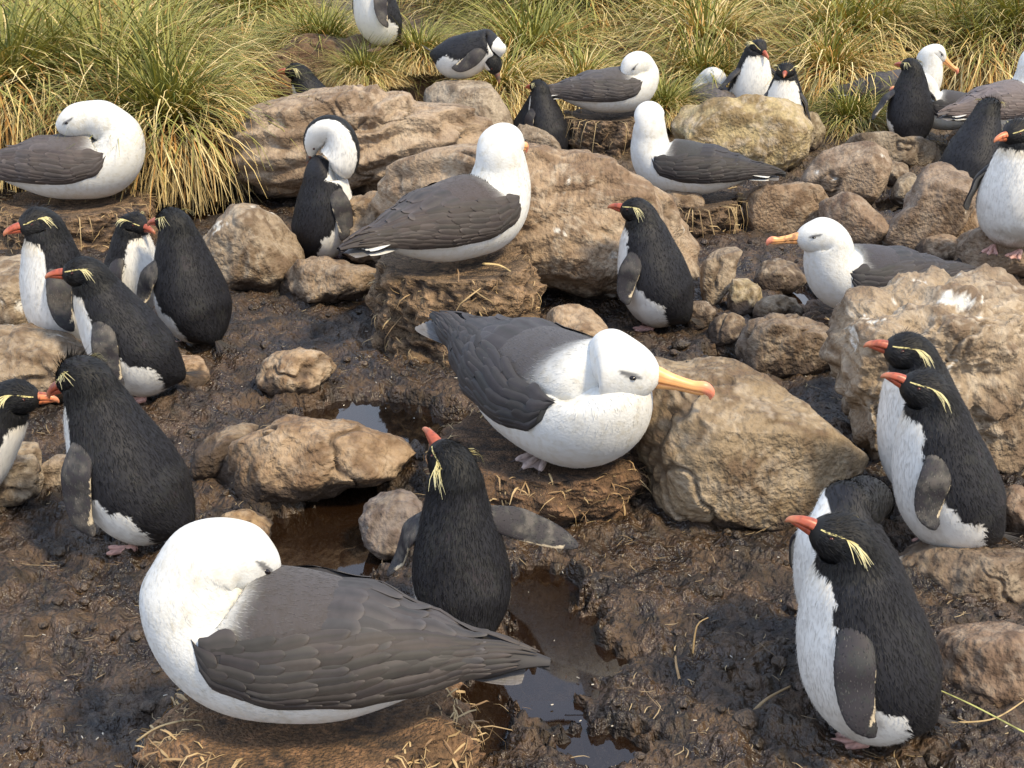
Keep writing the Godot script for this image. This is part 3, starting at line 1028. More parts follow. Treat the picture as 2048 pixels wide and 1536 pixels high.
	# tail fan
	var tm := MB.new()
	for k in 9:
		var a := deg_to_rad(lerpf(-10.0, 10.0, k / 8.0))
		var dirn := Vector3(-cos(a), -0.06, sin(a))
		var sidev := dirn.cross(U).normalized()
		var root_p := Vector3(-0.205, 0.104 - 0.0012 * absf(k - 4), 0)
		var ft := func(u: float, v: float, g: float) -> Vector3: return root_p + dirn * u * p.get("tail", 0.165) + sidev * v * 0.022 + U * g
		feather(tm, ft, 0.0, 0.0, 1.0, 1.0, Color(0.11, 0.105, 0.106) * r.randf_range(0.85, 1.1), 0.0, 0.002, U, 0.4, 0.0)
	# white feathers over and under the root of the tail
	for k in 7:
		var a := deg_to_rad(lerpf(-15.0, 15.0, k / 6.0))
		var dirn := Vector3(-cos(a), -0.05, sin(a))
		var sidev := dirn.cross(U).normalized()
		for lv in ([0.012, -0.012] if p.get("rump", true) else []):
			var root_p := Vector3(-0.165, 0.106 + lv * 1.5, 0)
			var ft := func(u: float, v: float, g: float) -> Vector3: return root_p + dirn * u * 0.17 + sidev * v * 0.026 + U * (g - lv * u)
			feather(tm, ft, 0.0, 0.0, 1.0, 1.0, Color(0.66, 0.66, 0.64), 0.0, 0.001, U * signf(lv), 0.0, 0.0)
	part("tail", tm.mesh(), M.white_plumage, root)
	for e in eyes:
		var em := MB.new()
		var o: Vector3 = hs * signf((e - hc).dot(hs))
		var ec: Vector3 = e + o * 0.0005
		loft(em, [[ec - o * 0.006, hu, 0.001, 0.001, 0.001], [ec - o * 0.003, hu, 0.007, 0.0042, 0.0042], [ec + o * 0.0005, hu, 0.0055, 0.003, 0.003], [ec + o * 0.002, hu, 0.0006, 0.0004, 0.0004]], 0.003, 12, func(_t, _th, _q): return Color(0.008, 0.007, 0.006))
		part("eye", em.mesh(), M.eye, root)
	# bill
	var km := MB.new()
	var b0 := hc + hf * (0.05 if pose == "tuck" else 0.078 * hz)
	var bl: float = p.get("bill", 0.03 if pose == "tuck" else 0.108)
	var bc := func(t: float, th: float, q: Vector3) -> Color:
		var n := noise_b.get_noise_3dv((q + off) * 500.0)
		var c := Color(0.82, 0.40, 0.15).lerp(Color(0.84, 0.47, 0.20), smoothstep(0.0, 0.5, n))
		c = c.lerp(Color(0.78, 0.27, 0.17), smoothstep(3.3, 4.4, t))
		var ang := rad_to_deg(minf(th, TAU - th))
		if t > 0.5 and t < 4.6 and absf(ang - 62.0) < 7.0: c = c.lerp(Color(0.52, 0.20, 0.08), 0.6)
		if t < 0.9: c = c.lerp(Color(0.35, 0.14, 0.07), 0.5)
		if p.get("soiled", 0.0) > 0.0: c = c.lerp(Color(0.18, 0.09, 0.05), p.soiled * smoothstep(0.05, 0.3, noise_c.get_noise_3dv(q * 700.0)))
		return c
	loft(km, [[b0 - hf * 0.008, hu, 0.014, 0.021, 0.004], [b0 + hf * 0.008, hu, 0.0155, 0.021, 0.005], [b0 + hf * bl * 0.35 - hu * 0.002, hu, 0.0125, 0.0145, 0.005], [b0 + hf * bl * 0.68 - hu * 0.004, hu, 0.0105, 0.0115, 0.006], [b0 + hf * bl * 0.88 - hu * 0.003, hu, 0.0105, 0.013, 0.008], [b0 + hf * bl * 1.0 - hu * 0.010, hu, 0.0060, 0.0085, 0.008], [b0 + hf * bl * 1.02 - hu * 0.022, hu, 0.001, 0.001, 0.001]], 0.004, 40, bc)
	var bill_part := part("bill", km.mesh(), M.bill, root)
	km = MB.new()
	loft(km, [[b0 - hf * 0.006 - hu * 0.008, hu, 0.012, 0.004, 0.013], [b0 + hf * 0.015 - hu * 0.008, hu, 0.0125, 0.004, 0.0125], [b0 + hf * bl * 0.45 - hu * 0.009, hu, 0.0092, 0.004, 0.0075], [b0 + hf * bl * 0.82 - hu * 0.011, hu, 0.0070, 0.004, 0.0065], [b0 + hf * bl * 0.92 - hu * 0.012, hu, 0.002, 0.002, 0.002]], 0.005, 16, bc)
	part("lower_bill", km.mesh(), M.bill, bill_part)
	if p.has("foot"):
		var fm := MB.new()
		web_foot(fm, p.foot, p.foot_turn, 1.25, Color(0.42, 0.33, 0.30))
		part("foot", fm.mesh(), M.skin, root)
	return root


# ------------------------------------------------------------ what stands where
func build_rocks() -> void:
	rock("long layered slab rock in front of the tussocks", [[470, 300], [505, 248], [600, 208], [720, 195], [850, 205], [960, 232], [1030, 270], [1000, 330], [900, 360], [800, 370], [700, 385], [560, 405], [495, 370]], {"seed": 3, "cuts": 2, "rough": 0.6, "strata": 1.0, "th": 0.3, "pale": 0.4, "tint": Color(0.370, 0.277, 0.192), "box": 0.5, "back": 0.35})
	rock("big pale boulder behind the albatross that sits on the tall mud pillar", [[735, 400], [770, 345], [850, 310], [1000, 300], [1110, 312], [1230, 338], [1330, 405], [1395, 480], [1412, 560], [1385, 612], [1240, 612], [1100, 600], [960, 560], [800, 480]], {"seed": 4, "cuts": 4, "rough": 0.7, "th": 0.34, "pale": 0.55, "tint": Color(0.370, 0.266, 0.172), "box": 0.5, "guano": 0.2, "strata": 0.35})
	rock("cracked layered rock beside the preening penguin", [[668, 455], [692, 398], [800, 395], [850, 420], [840, 520], [760, 548], [690, 510]], {"seed": 5, "strata": 0.8, "th": 0.5, "tint": Color(0.309, 0.221, 0.140)})
	rock("pointed brown rock left of the preening penguin", [[400, 480], [440, 432], [490, 408], [555, 430], [600, 490], [612, 560], [560, 590], [470, 585], [415, 545]], {"seed": 6, "th": 0.45, "pale": 0.4, "guano": 0.15})
	rock("low slab below the preening penguin", [[545, 570], [600, 520], [700, 532], [775, 545], [768, 585], [660, 612], [565, 608]], {"seed": 7, "th": 0.45, "pale": 0.3, "tint": Color(0.288, 0.205, 0.131)})
	rock("broad rock under the penguin with pink feet", [[-90, 655], [50, 650], [150, 680], [212, 725], [185, 790], [60, 818], [-90, 835]], {"seed": 8, "th": 0.5, "pale": 0.3, "guano": 0.25, "el": 0.0, "wet": 0.02})
	rock("sunlit rock behind the pink-footed penguin", [[-90, 510], [20, 490], [66, 530], [80, 620], [60, 680], [-90, 690]], {"seed": 46, "th": 0.5, "pale": 0.35, "wet": 0.0, "tint": Color(0.327, 0.250, 0.167), "guano": 0.15})
	rock("small orange-brown stone at the tail of the stooping penguin pair", [[340, 745], [360, 705], [395, 705], [422, 755], [400, 785], [355, 785]], {"seed": 9, "th": 0.5, "tint": Color(0.390, 0.266, 0.163)})
	rock("brown stone alone on the open mud", [[510, 745], [530, 715], [590, 700], [650, 705], [672, 735], [640, 780], [570, 800], [520, 785]], {"seed": 10, "th": 0.5, "wet": 0.045, "tint": Color(0.370, 0.257, 0.156), "pale": 0.35})
	rock("wide flat-topped stone in front of the blue puddle", [[410, 955], [480, 885], [545, 848], [620, 838], [720, 855], [800, 880], [835, 905], [800, 950], [700, 975], [560, 1005], [440, 1005]], {"seed": 11, "th": 0.34, "wet": 0.05, "tint": Color(0.349, 0.241, 0.147), "pale": 0.25, "box": 0.45})
	rock("mud-covered low stone against the wide flat-topped stone", [[395, 900], [440, 860], [510, 848], [500, 900], [440, 960], [390, 960]], {"seed": 12, "th": 0.6, "wet": 0.09, "tint": Color(0.206, 0.144, 0.090)})
	rock("lichened stone behind the head of the big sleeping albatross", [[430, 1060], [455, 1022], [500, 1018], [545, 1050], [530, 1095], [440, 1100]], {"seed": 13, "th": 0.55, "wet": 0.02, "tint": Color(0.340, 0.226, 0.121)})
	rock("grey-streaked wet rock beside the penguin with a raised flipper", [[720, 1040], [735, 985], [790, 975], [850, 1000], [840, 1080], [790, 1120], [735, 1105]], {"seed": 14, "th": 0.5, "wet": 0.0, "tint": Color(0.196, 0.153, 0.126), "guano": 0.3})
	rock("upright wedge of rock below the penguin with open orange bill", [[-40, 900], [20, 880], [70, 880], [82, 985], [40, 1015], [-40, 1020]], {"seed": 15, "th": 0.5, "wet": 0.0, "tint": Color(0.340, 0.266, 0.182)})
	rock("small round-backed stone right of the upright wedge of rock", [[80, 945], [110, 905], [145, 910], [172, 945], [160, 990], [90, 990]], {"seed": 16, "th": 0.5, "wet": 0.0, "tint": Color(0.288, 0.221, 0.156)})
	rock("great smooth boulder under the orange bill of the central albatross", [[1262, 780], [1300, 716], [1360, 722], [1440, 716], [1540, 768], [1640, 848], [1715, 912], [1660, 985], [1560, 1056], [1420, 1056], [1320, 1045], [1270, 920]], {"plane": [Vector3(0.22, 0.78, -0.58).normalized(), 0.62], "cuts": 2, "seed": 17, "th": 0.55, "wet": 0.02, "tint": Color(0.286, 0.211, 0.128), "pale": 0.4, "box": 0.5, "rough": 0.7, "guano": 0.0})
	rock("rounded tan rock behind the back of the central albatross", [[1075, 650], [1110, 612], [1160, 606], [1205, 635], [1230, 690], [1200, 740], [1080, 740]], {"seed": 18, "th": 0.5, "tint": Color(0.370, 0.266, 0.172), "rough": 0.7})
	rock("huge guano-splashed outcrop behind the pair of penguins", [[1662, 690], [1690, 615], [1780, 550], [1900, 520], [2048, 528], [2160, 560], [2160, 960], [2010, 975], [1850, 950], [1745, 915], [1690, 800]], {"seed": 19, "th": 0.4, "wet": 0.0, "tint": Color(0.340, 0.257, 0.172), "pale": 0.6, "guano": 0.27, "box": 0.45, "rough": 1.8, "cuts": 12, "strata": 0.4})
	rock("dark stone at the tail of the nearer penguin of the right pair", [[1990, 1010], [2030, 965], [2090, 970], [2110, 1060], [2050, 1090], [2000, 1070]], {"seed": 20, "th": 0.5, "tint": Color(0.227, 0.153, 0.101)})
	rock("yellow-lichened square boulder behind the long-necked albatross", [[1340, 250], [1370, 212], [1460, 203], [1600, 215], [1626, 262], [1610, 318], [1560, 352], [1470, 350], [1380, 320]], {"seed": 21, "th": 0.4, "wet": 0.0, "tint": Color(0.410, 0.319, 0.166), "pale": 0.55, "box": 0.4, "cuts": 5})
	rock("grey stone leaning on the yellow-lichened boulder", [[1595, 240], [1620, 222], [1648, 235], [1650, 280], [1625, 310], [1598, 300]], {"seed": 22, "th": 0.5, "tint": Color(0.309, 0.247, 0.151)})
	rock("smooth brown block with a white-splashed corner", [[1603, 362], [1650, 298], [1740, 288], [1776, 300], [1765, 370], [1742, 412], [1690, 402], [1620, 385]], {"seed": 23, "th": 0.45, "wet": 0.0, "tint": Color(0.309, 0.226, 0.156), "rough": 0.5, "cuts": 9, "guano": 0.16, "box": 0.4})
	rock("flat ledge right of the straw-hung nest", [[1480, 385], [1560, 372], [1640, 372], [1668, 425], [1640, 462], [1500, 470]], {"seed": 24, "th": 0.4, "wet": 0.0, "tint": Color(0.267, 0.184, 0.116), "rough": 0.6})
	rock("sloping brown rock behind the head of the long-billed albatross", [[1645, 400], [1690, 382], [1740, 420], [1778, 470], [1740, 500], [1660, 490]], {"seed": 25, "th": 0.5, "tint": Color(0.258, 0.179, 0.121), "rough": 0.6})
	rock("upright white-topped stone beside the upright black-backed penguin", [[1400, 580], [1420, 500], [1448, 460], [1482, 456], [1474, 530], [1440, 605], [1415, 622]], {"seed": 26, "th": 0.6, "wet": 0.0, "tint": Color(0.318, 0.247, 0.172), "guano": 0.22, "rough": 0.6})
	rock("white-rimmed stone at the tail of the upright black-backed penguin", [[1370, 640], [1385, 600], [1415, 600], [1432, 625], [1410, 660], [1380, 665]], {"seed": 27, "th": 0.6, "tint": Color(0.246, 0.184, 0.131), "guano": 0.4})
	rock("yellowish knobbed stone right of the upright white-topped stone", [[1455, 600], [1470, 555], [1500, 540], [1528, 580], [1515, 630], [1465, 640]], {"seed": 28, "th": 0.6, "tint": Color(0.340, 0.266, 0.151), "pale": 0.5})
	rock("dark wet stone left of the long-billed albatross breast", [[1505, 560], [1530, 522], [1590, 522], [1612, 560], [1580, 590], [1515, 590]], {"seed": 29, "th": 0.5, "tint": Color(0.206, 0.153, 0.105), "pale": 0.5})
	rock("low brown stone in front of the yellowish knobbed stone", [[1500, 625], [1530, 592], [1590, 600], [1610, 630], [1570, 655], [1510, 655]], {"seed": 30, "th": 0.5, "tint": Color(0.277, 0.205, 0.131)})
	rock("dark angular rock behind the great smooth boulder", [[1470, 690], [1500, 640], [1590, 630], [1660, 660], [1670, 730], [1580, 760], [1490, 745]], {"seed": 31, "th": 0.5, "tint": Color(0.206, 0.149, 0.101)})
	rock("small brown stone left of the dark angular rock", [[1415, 660], [1440, 628], [1490, 632], [1500, 665], [1460, 695], [1420, 690]], {"seed": 32, "th": 0.5, "tint": Color(0.246, 0.179, 0.116)})
	rock("tilted ridge rock below the bending penguin", [[1760, 485], [1810, 415], [1860, 330], [1900, 305], [1945, 340], [1940, 420], [1890, 490], [1820, 515]], {"seed": 33, "th": 0.4, "wet": 0.0, "tint": Color(0.258, 0.190, 0.136), "guano": 0.1})
	rock("round brown boulder at the foot of the tilted ridge rock", [[1842, 445], [1870, 402], [1920, 395], [1955, 420], [1955, 470], [1910, 495], [1855, 485]], {"seed": 34, "th": 0.5, "tint": Color(0.309, 0.216, 0.140), "rough": 0.5})
	rock("small smooth rock below the round brown boulder", [[1835, 505], [1850, 475], [1900, 468], [1925, 490], [1910, 525], [1850, 528]], {"seed": 35, "th": 0.5, "tint": Color(0.277, 0.194, 0.126), "rough": 0.5})
	rock("rough brown rock under the dirty-bellied penguin", [[1915, 520], [1930, 465], [1990, 445], [2110, 470], [2120, 545], [2000, 560], [1925, 550]], {"seed": 36, "th": 0.5, "wet": 0.0, "tint": Color(0.267, 0.190, 0.126)})
	rock("flat dark slab under the penguin seen from behind with spread sides", [[1680, 300], [1700, 275], [1790, 280], [1880, 292], [1890, 325], [1790, 340], [1700, 325]], {"seed": 37, "th": 0.4, "wet": 0.0, "tint": Color(0.227, 0.175, 0.121), "rough": 0.6})
	rock("white-topped wedge stone between the brown block and the ridge rock", [[1780, 400], [1800, 350], [1830, 335], [1852, 360], [1840, 400], [1800, 415]], {"seed": 38, "th": 0.5, "tint": Color(0.309, 0.247, 0.172), "guano": 0.3, "rough": 0.5})
	rock("small stone wedged behind the smooth brown block", [[1755, 345], [1780, 322], [1815, 330], [1815, 360], [1775, 375]], {"seed": 39, "th": 0.5, "tint": Color(0.258, 0.194, 0.131), "rough": 0.5})
	rock("pale grey upright slab that the lying penguin rests on", [[845, 175], [870, 160], [960, 156], [998, 190], [1032, 262], [1010, 300], [920, 290], [860, 240]], {"seed": 40, "th": 0.35, "wet": 0.0, "tint": Color(0.349, 0.282, 0.206), "pale": 0.45, "rough": 0.6, "low": [940, 330]})
	rock("grey-brown rock in front of the two huddled penguins", [[1018, 280], [1040, 248], [1070, 255], [1118, 290], [1130, 325], [1060, 330], [1025, 315]], {"seed": 41, "th": 0.5, "wet": 0.0, "tint": Color(0.288, 0.226, 0.163), "rough": 0.6})
	rock("dark stone under the straw-hung nest edge", [[1300, 400], [1340, 370], [1400, 385], [1410, 440], [1360, 470], [1310, 450]], {"seed": 42, "th": 0.5, "tint": Color(0.227, 0.158, 0.101)})
	rock("guano-streaked flat ledge in the mud behind the foremost upright penguin", [[1800, 1120], [1850, 1085], [1960, 1095], [2100, 1125], [2130, 1200], [2040, 1230], [1880, 1200]], {"seed": 43, "th": 0.5, "tint": Color(0.206, 0.149, 0.101), "guano": 0.22, "wet": 0.0, "low": [1950, 1185]})
	rock("low brown ledge at the tail of the foremost upright penguin", [[1860, 1330], [1900, 1270], [2040, 1250], [2140, 1290], [2140, 1420], [1990, 1430], [1900, 1400]], {"seed": 44, "th": 0.5, "tint": Color(0.236, 0.158, 0.105), "guano": 0.18, "wet": 0.0, "rough": 0.7, "low": [1990, 1385]})

	rock("rounded peat hummock behind the layered slab rock", [[495, 215], [520, 130], [590, 92], [690, 80], [790, 86], [860, 108], [885, 170], [870, 240], [700, 255], [540, 255]], {"cuts": 2, "seed": 45, "name": "peat_hummock", "cat": "hummock", "th": 0.28, "wet": 0.0, "pale": 0.0, "tint": Color(0.196, 0.123, 0.070), "low": [690, 238], "group": "peat hummocks"})

func build_nests_and_albatrosses() -> void:
	var a := on_y(622, 1405, 0.15)
	nest("large mud nest under the big sleeping albatross beside the puddle", a, 0.205, 0.31, {"seed": 1, "straws": 900, "tint": Color(0.180, 0.105, 0.054)})
	albatross("big albatross asleep with its bill under its back feathers beside the puddle", {"at": a + Vector3(0, -0.012, 0), "yaw": 174.0, "pose": "tuck", "side": 1.0, "s": 1.03, "sy": 1.05, "seed": 1, "rump": false, "tail": 0.15, "fine": 1.25, "wing": Color(0.048, 0.043, 0.042)})
	a = on_y(1085, 872, 0.12)
	nest("round mud nest under the albatross with folded pink foot", a, 0.225, 0.26, {"seed": 2, "straws": 320, "tint": Color(0.15, 0.088, 0.048)})
	albatross("albatross with half-closed eye and long orange bill held over a boulder", {"at": a + Vector3(0, -0.012, 0), "yaw": -54.0, "tilt": -5.0, "pose": "low", "hy": 46.0, "hp": -6.0, "s": 1.28, "ruff": true, "n5": Vector3(0.152, 0.155, 0), "n6": Vector3(0.162, 0.194, 0), "head": Vector3(0.155, 0.226, 0), "rump": false, "tail": 0.2, "seed": 2, "fine": 1.2, "wing": Color(0.042, 0.040, 0.043), "big": 1.14, "foot": Vector3(0.06, 0.022, 0.03), "foot_turn": 75.0})
	a = on_y(910, 512, 0.25)
	nest("tall mud pillar nest in the middle of the colony", a, 0.215, 0.25, {"seed": 3, "straws": 160, "tint": Color(0.21, 0.14, 0.08)})
	albatross("albatross on the tall mud pillar with its head turned away", {"at": a + Vector3(0, -0.012, 0), "yaw": 42.0, "pose": "up", "hy": 24.0, "hp": -14.0, "s": 1.1, "head": Vector3(0.176, 0.308, 0), "seed": 3, "wing": Color(0.052, 0.044, 0.042)})
	a = on_y(145, 392, 0.13)
	nest("low straw-littered nest in front of the tussocks", a, 0.25, 0.33, {"seed": 4, "straws": 160, "hang": 30, "tint": Color(0.2, 0.13, 0.075)})
	albatross("albatross with its face turned back into its wing in front of the tussocks", {"at": a + Vector3(0, -0.012, 0), "yaw": 4.0, "pose": "tuck", "side": 1.0, "seed": 4, "s": 1.15, "head": Vector3(0.065, 0.275, 0.0), "hf": Vector3(-0.93, -0.30, 0.16), "n6": Vector3(0.165, 0.235, 0.0), "n7": Vector3(0.125, 0.272, 0.0), "wing": Color(0.075, 0.063, 0.06)})
	a = on_y(1378, 384, 0.12)
	nest("straw-hung mud nest under the long-necked albatross", a, 0.18, 0.21, {"seed": 5, "straws": 120, "hang": 60, "tint": Color(0.15, 0.1, 0.06)})
	albatross("long-necked albatross seen from behind its head in front of the square boulder", {"at": a + Vector3(0, -0.012, 0), "yaw": 168.0, "pose": "up", "hy": -80.0, "hp": -5.0, "seed": 5, "s": 0.95, "wing": Color(0.034, 0.031, 0.032)})
	a = on_y(1215, 222, 0.19)
	nest("mud pillar nest with straw hanging down its side", a, 0.17, 0.2, {"seed": 6, "straws": 110, "hang": 50, "tint": Color(0.16, 0.11, 0.07)})
	albatross("albatross asleep with its head on its back on the straw-sided pillar", {"at": a + Vector3(0, -0.012, 0), "yaw": 8.0, "pose": "tuck", "side": 1.0, "seed": 6, "fine": 0.8, "s": 0.95, "wing": Color(0.062, 0.056, 0.056)})
	a = on_y(1745, 612, 0.09)
	nest("small dark nest between the rocks under the long-billed albatross", a, 0.17, 0.2, {"seed": 7, "straws": 60, "tint": Color(0.13, 0.085, 0.055)})
	albatross("albatross with soiled orange bill stretched out between the rocks", {"at": a + Vector3(0, -0.012, 0), "yaw": 192.0, "pose": "low", "hy": -8.0, "hp": -2.0, "head": Vector3(0.2, 0.275, 0), "big": 1.08, "seed": 7, "s": 0.92, "soiled": 0.7, "wing": Color(0.038, 0.036, 0.040)})
	a = on_y(1785, 225, 0.09)
	nest("far nest behind the penguin seen from behind", a, 0.17, 0.2, {"seed": 8, "straws": 20})
	albatross("far albatross with raised head and drooping orange bill", {"at": a, "yaw": 6.0, "pose": "up", "hp": -35.0, "hy": -12.0, "seed": 8, "fine": 0.7, "s": 0.95, "wing": Color(0.055, 0.05, 0.05)})
	a = on_y(1905, 262, 0.08)
	albatross("far albatross with lowered white head and black wings", {"at": a, "yaw": 168.0, "pose": "low", "hp": -15.0, "seed": 9, "fine": 0.7, "s": 0.85, "wing": Color(0.04, 0.037, 0.038)})
	a = on_y(1995, 262, 0.14)
	nest("nest under the grey-brown albatross back", a, 0.17, 0.2, {"seed": 10, "straws": 20})
	albatross("albatross with faded grey-brown back above the bending penguin", {"at": a, "yaw": 28.0, "pose": "up", "hy": 10.0, "seed": 10, "fine": 0.8, "s": 1.0, "wing": Color(0.12, 0.1, 0.098)})
	a = on_y(1425, 250, 0.03)
	albatross("albatross hidden but for its white crown behind the square boulder", {"at": a, "yaw": 95.0, "pose": "tuck", "side": 1.0, "seed": 11, "fine": 0.6, "s": 0.9})

func build_penguins() -> void:
	penguin("foremost upright penguin with yellow ear plume and hanging flipper", {"at": on_ground(1742, 1470), "yaw": 172.0, "s": 1.06, "lean": 14.0, "fat": 1.14, "hp": 22.0, "seed": 1, "fine": 1.35, "fl": [4.0, 10.0, 1.05], "fr": [4.0, 10.0, 1.05], "worn": 0.1, "shag": 0.018})
	penguin("stooping penguin with tucked head behind the foremost upright penguin", {"at": on_ground(1712, 1325), "yaw": 196.0, "s": 1.05, "lean": 16.0, "hy": -115.0, "relax": 45, "hp": -60.0, "shag": 0.014, "seed": 2, "fine": 1.2, "head": Vector3(-0.025, 0.318, 0.055), "collar": 8.4, "plain": true, "worn": 0.3, "fl": [14.0, 14.0, 0.95]})
	penguin("penguin with spread yellow ear plumes standing before its taller mate", {"at": on_ground(1900, 1105), "yaw": 174.0, "s": 1.05, "fat": 1.08, "lean": 16.0, "hp": 22.0, "seed": 3, "fine": 1.2, "fl": [22.0, 12.0, 0.9], "worn": 1.0})
	penguin("taller penguin behind its mate against the splashed outcrop", {"at": on_ground(1862, 1022), "yaw": 178.0, "s": 1.08, "lean": 15.0, "fat": 1.05, "hp": 12.0, "seed": 4, "fine": 1.1, "worn": 0.4})
	penguin("upright black-backed penguin in front of the pale boulder", {"at": on_ground(1318, 658), "yaw": 160.0, "s": 1.02, "fat": 1.1, "lean": 14.0, "hp": 6.0, "seed": 5, "fl": [20.0, 14.0, 0.95], "shag": 0.018})
	penguin("penguin seen from behind with one flipper raised sideways", {"at": on_ground(925, 1282), "yaw": 104.0, "s": 0.98, "fat": 0.86, "lean": 10.0, "hp": 36.0, "hy": 30.0, "seed": 6, "fine": 1.3, "fr": [0.0, 64.0, 1.2], "fl": [25.0, 25.0, 1.0], "worn": 1.0, "plume": 1.2})
	penguin("bowed penguin with ruffled crest and long grey flipper", {"at": on_ground(300, 1092), "yaw": 166.0, "s": 1.1, "lean": 19.0, "fat": 1.0, "hp": -30.0, "seed": 7, "fine": 1.3, "fl": [12.0, 10.0, 1.15], "shag": 0.04, "worn": 0.8})
	penguin("penguin with open orange bill looking towards the bowed penguin", {"at": on_ground(-132, 1035), "yaw": 5.0, "s": 1.0, "lean": 44.0, "hp": -4.0, "seed": 8, "fine": 1.1, "bill": Color(0.7, 0.22, 0.09)})
	penguin("stooped penguin with long grey flipper in front of its pink-footed mate", {"at": on_ground(300, 795), "yaw": 192.0, "s": 1.05, "lean": 23.0, "fat": 1.05, "hp": 0.0, "seed": 9, "fine": 1.2, "fl": [14.0, 10.0, 1.1], "worn": 0.8, "cream": 0.5})
	penguin("pink-footed penguin with drooping yellow brows on a broad rock", {"at": on_y(140, 712, 0.05), "yaw": 212.0, "s": 1.08, "lean": 5.0, "hp": -8.0, "seed": 10, "fine": 1.2, "worn": 0.6, "cream": 0.6})
	penguin("penguin turning its black back with hidden face", {"at": on_ground(395, 692), "yaw": 140.0, "s": 1.03, "fat": 1.0, "lean": 10.0, "hp": -10.0, "hy": 15.0, "seed": 11, "fine": 1.1, "fl": [28.0, 20.0, 0.95], "worn": 0.9})
	penguin("penguin with spiky crown and red bill behind the black-backed penguin", {"at": on_ground(268, 648), "yaw": -28.0, "s": 0.9, "lean": 8.0, "hp": -12.0, "seed": 12, "shag": 0.045, "dirt": 0.7})
	var R := Vector3(0.906, 0, 0.423)     # to its right as the camera sees it
	var Cm := Vector3(-0.423, 0, 0.906)   # towards the camera
	var Up := Vector3.UP
	var n0 := Vector3(0.02, 0.32, 0.0)
	penguin("preening black and white seabird with long cream throat arched over its shoulder", {"kind": "seabird", "group": "dark-backed seabirds among the penguins", "plain": true, "at": on_ground(652, 528), "yaw": 25.0, "s": 1.08, "lean": 4.0, "seed": 13, "hy": 180.0, "hp": -70.0, "cream": 1.0, "collar": 12.6, "bib": 64.0, "dirt": 0.1, "fl": [0.0, 16.0, 1.0], "neck_st": [
		[n0 + R * 0.046 + Up * 0.040, (R * 0.9 - Cm * 0.5).normalized(), 0.078, 0.060, 0.074], [n0 + R * 0.058 + Up * 0.105, (R * 0.9 + Up * 0.4 - Cm * 0.5).normalized(), 0.070, 0.052, 0.060],
		[n0 + R * 0.034 + Up * 0.148 - Cm * 0.01, (Up - Cm * 0.5 + R * 0.4).normalized(), 0.064, 0.046, 0.054], [n0 - R * 0.012 + Up * 0.142 - Cm * 0.02, (Up - Cm * 0.5 - R * 0.3).normalized(), 0.056, 0.042, 0.048],
		[n0 - R * 0.045 + Up * 0.100 - Cm * 0.03, (Up * 0.5 - Cm * 0.5 - R).normalized(), 0.042, 0.034, 0.036], [n0 - R * 0.055 + Up * 0.05 - Cm * 0.03, (-Cm * 0.5 - R).normalized(), 0.012, 0.012, 0.012]]})
	penguin("upright black and white seabird on the peat hummock with its head out of sight", {"kind": "seabird", "group": "dark-backed seabirds among the penguins", "plain": true, "at": on_y(758, 100, 0.372), "yaw": -150.0, "s": 1.12, "lean": 6.0, "seed": 14, "fine": 0.8, "dirt": 0.1})
	penguin("black and white seabird lying curled on the pale upright slab", {"kind": "seabird", "group": "dark-backed seabirds among the penguins", "plain": true, "at": on_y(893, 172, 0.28), "yaw": -12.0, "s": 1.02, "lean": 62.0, "rise": 0.045, "feet": false, "hp": -65.0, "hy": -25.0, "head": Vector3(0.235, 0.12, 0.03), "collar": 9.6, "bib": 78.0, "seed": 15, "fine": 0.8, "dirt": 0.1})
	penguin("penguin half hidden behind the long layered slab", {"at": on_ground(672, 296), "yaw": 172.0, "s": 1.05, "lean": 30.0, "hp": 0.0, "seed": 16, "fine": 0.8})
	penguin("left bird of two huddled black penguins below the sleeping albatross tail", {"at": on_ground(1046, 310), "yaw": 35.0, "s": 0.74, "lean": 20.0, "hp": -15.0, "seed": 17, "fine": 0.7})
	penguin("right bird of two huddled black penguins below the sleeping albatross tail", {"at": on_ground(1102, 312), "yaw": 140.0, "s": 0.86, "lean": 16.0, "hp": -10.0, "seed": 18, "fine": 0.7})
	penguin("white-breasted penguin with spread flippers looking down in the grass", {"at": on_ground(1498, 242), "yaw": -80.0, "s": 1.0, "lean": 6.0, "hp": -30.0, "hy": 25.0, "seed": 19, "fine": 0.8, "fl": [0.0, 32.0, 1.0], "fr": [0.0, 40.0, 1.0], "dirt": 0.6})
	penguin("penguin with both yellow brows facing out over the square boulder", {"at": on_ground(1562, 290), "yaw": -105.0, "s": 0.95, "lean": 8.0, "hp": -5.0, "seed": 20, "fine": 0.8})
	penguin("penguin seen from behind with white sides and spread flippers", {"at": on_y(1812, 292, 0.03), "yaw": 100.0, "s": 0.98, "lean": 4.0, "hp": 0.0, "hy": 30.0, "seed": 21, "fine": 0.8, "fl": [0.0, 28.0, 1.0], "fr": [0.0, 24.0, 1.0], "shag": 0.018})
	penguin("penguin with dirty cream belly and thick orange bill on rough rock", {"at": on_y(2015, 505, 0.1), "yaw": -128.0, "s": 1.12, "lean": 6.0, "hp": -6.0, "hy": -25.0, "seed": 22, "fine": 1.1, "dirt": 0.8, "bill": Color(0.72, 0.2, 0.08), "cream": 0.7})
	penguin("penguin bending away behind the dirty-bellied penguin", {"at": on_y(1925, 392, 0.06), "yaw": 50.0, "s": 1.0, "lean": 30.0, "hp": -30.0, "seed": 23, "fine": 0.8})



# ------------------------------------------------------------ tussock grass
var tussock_meshes := []

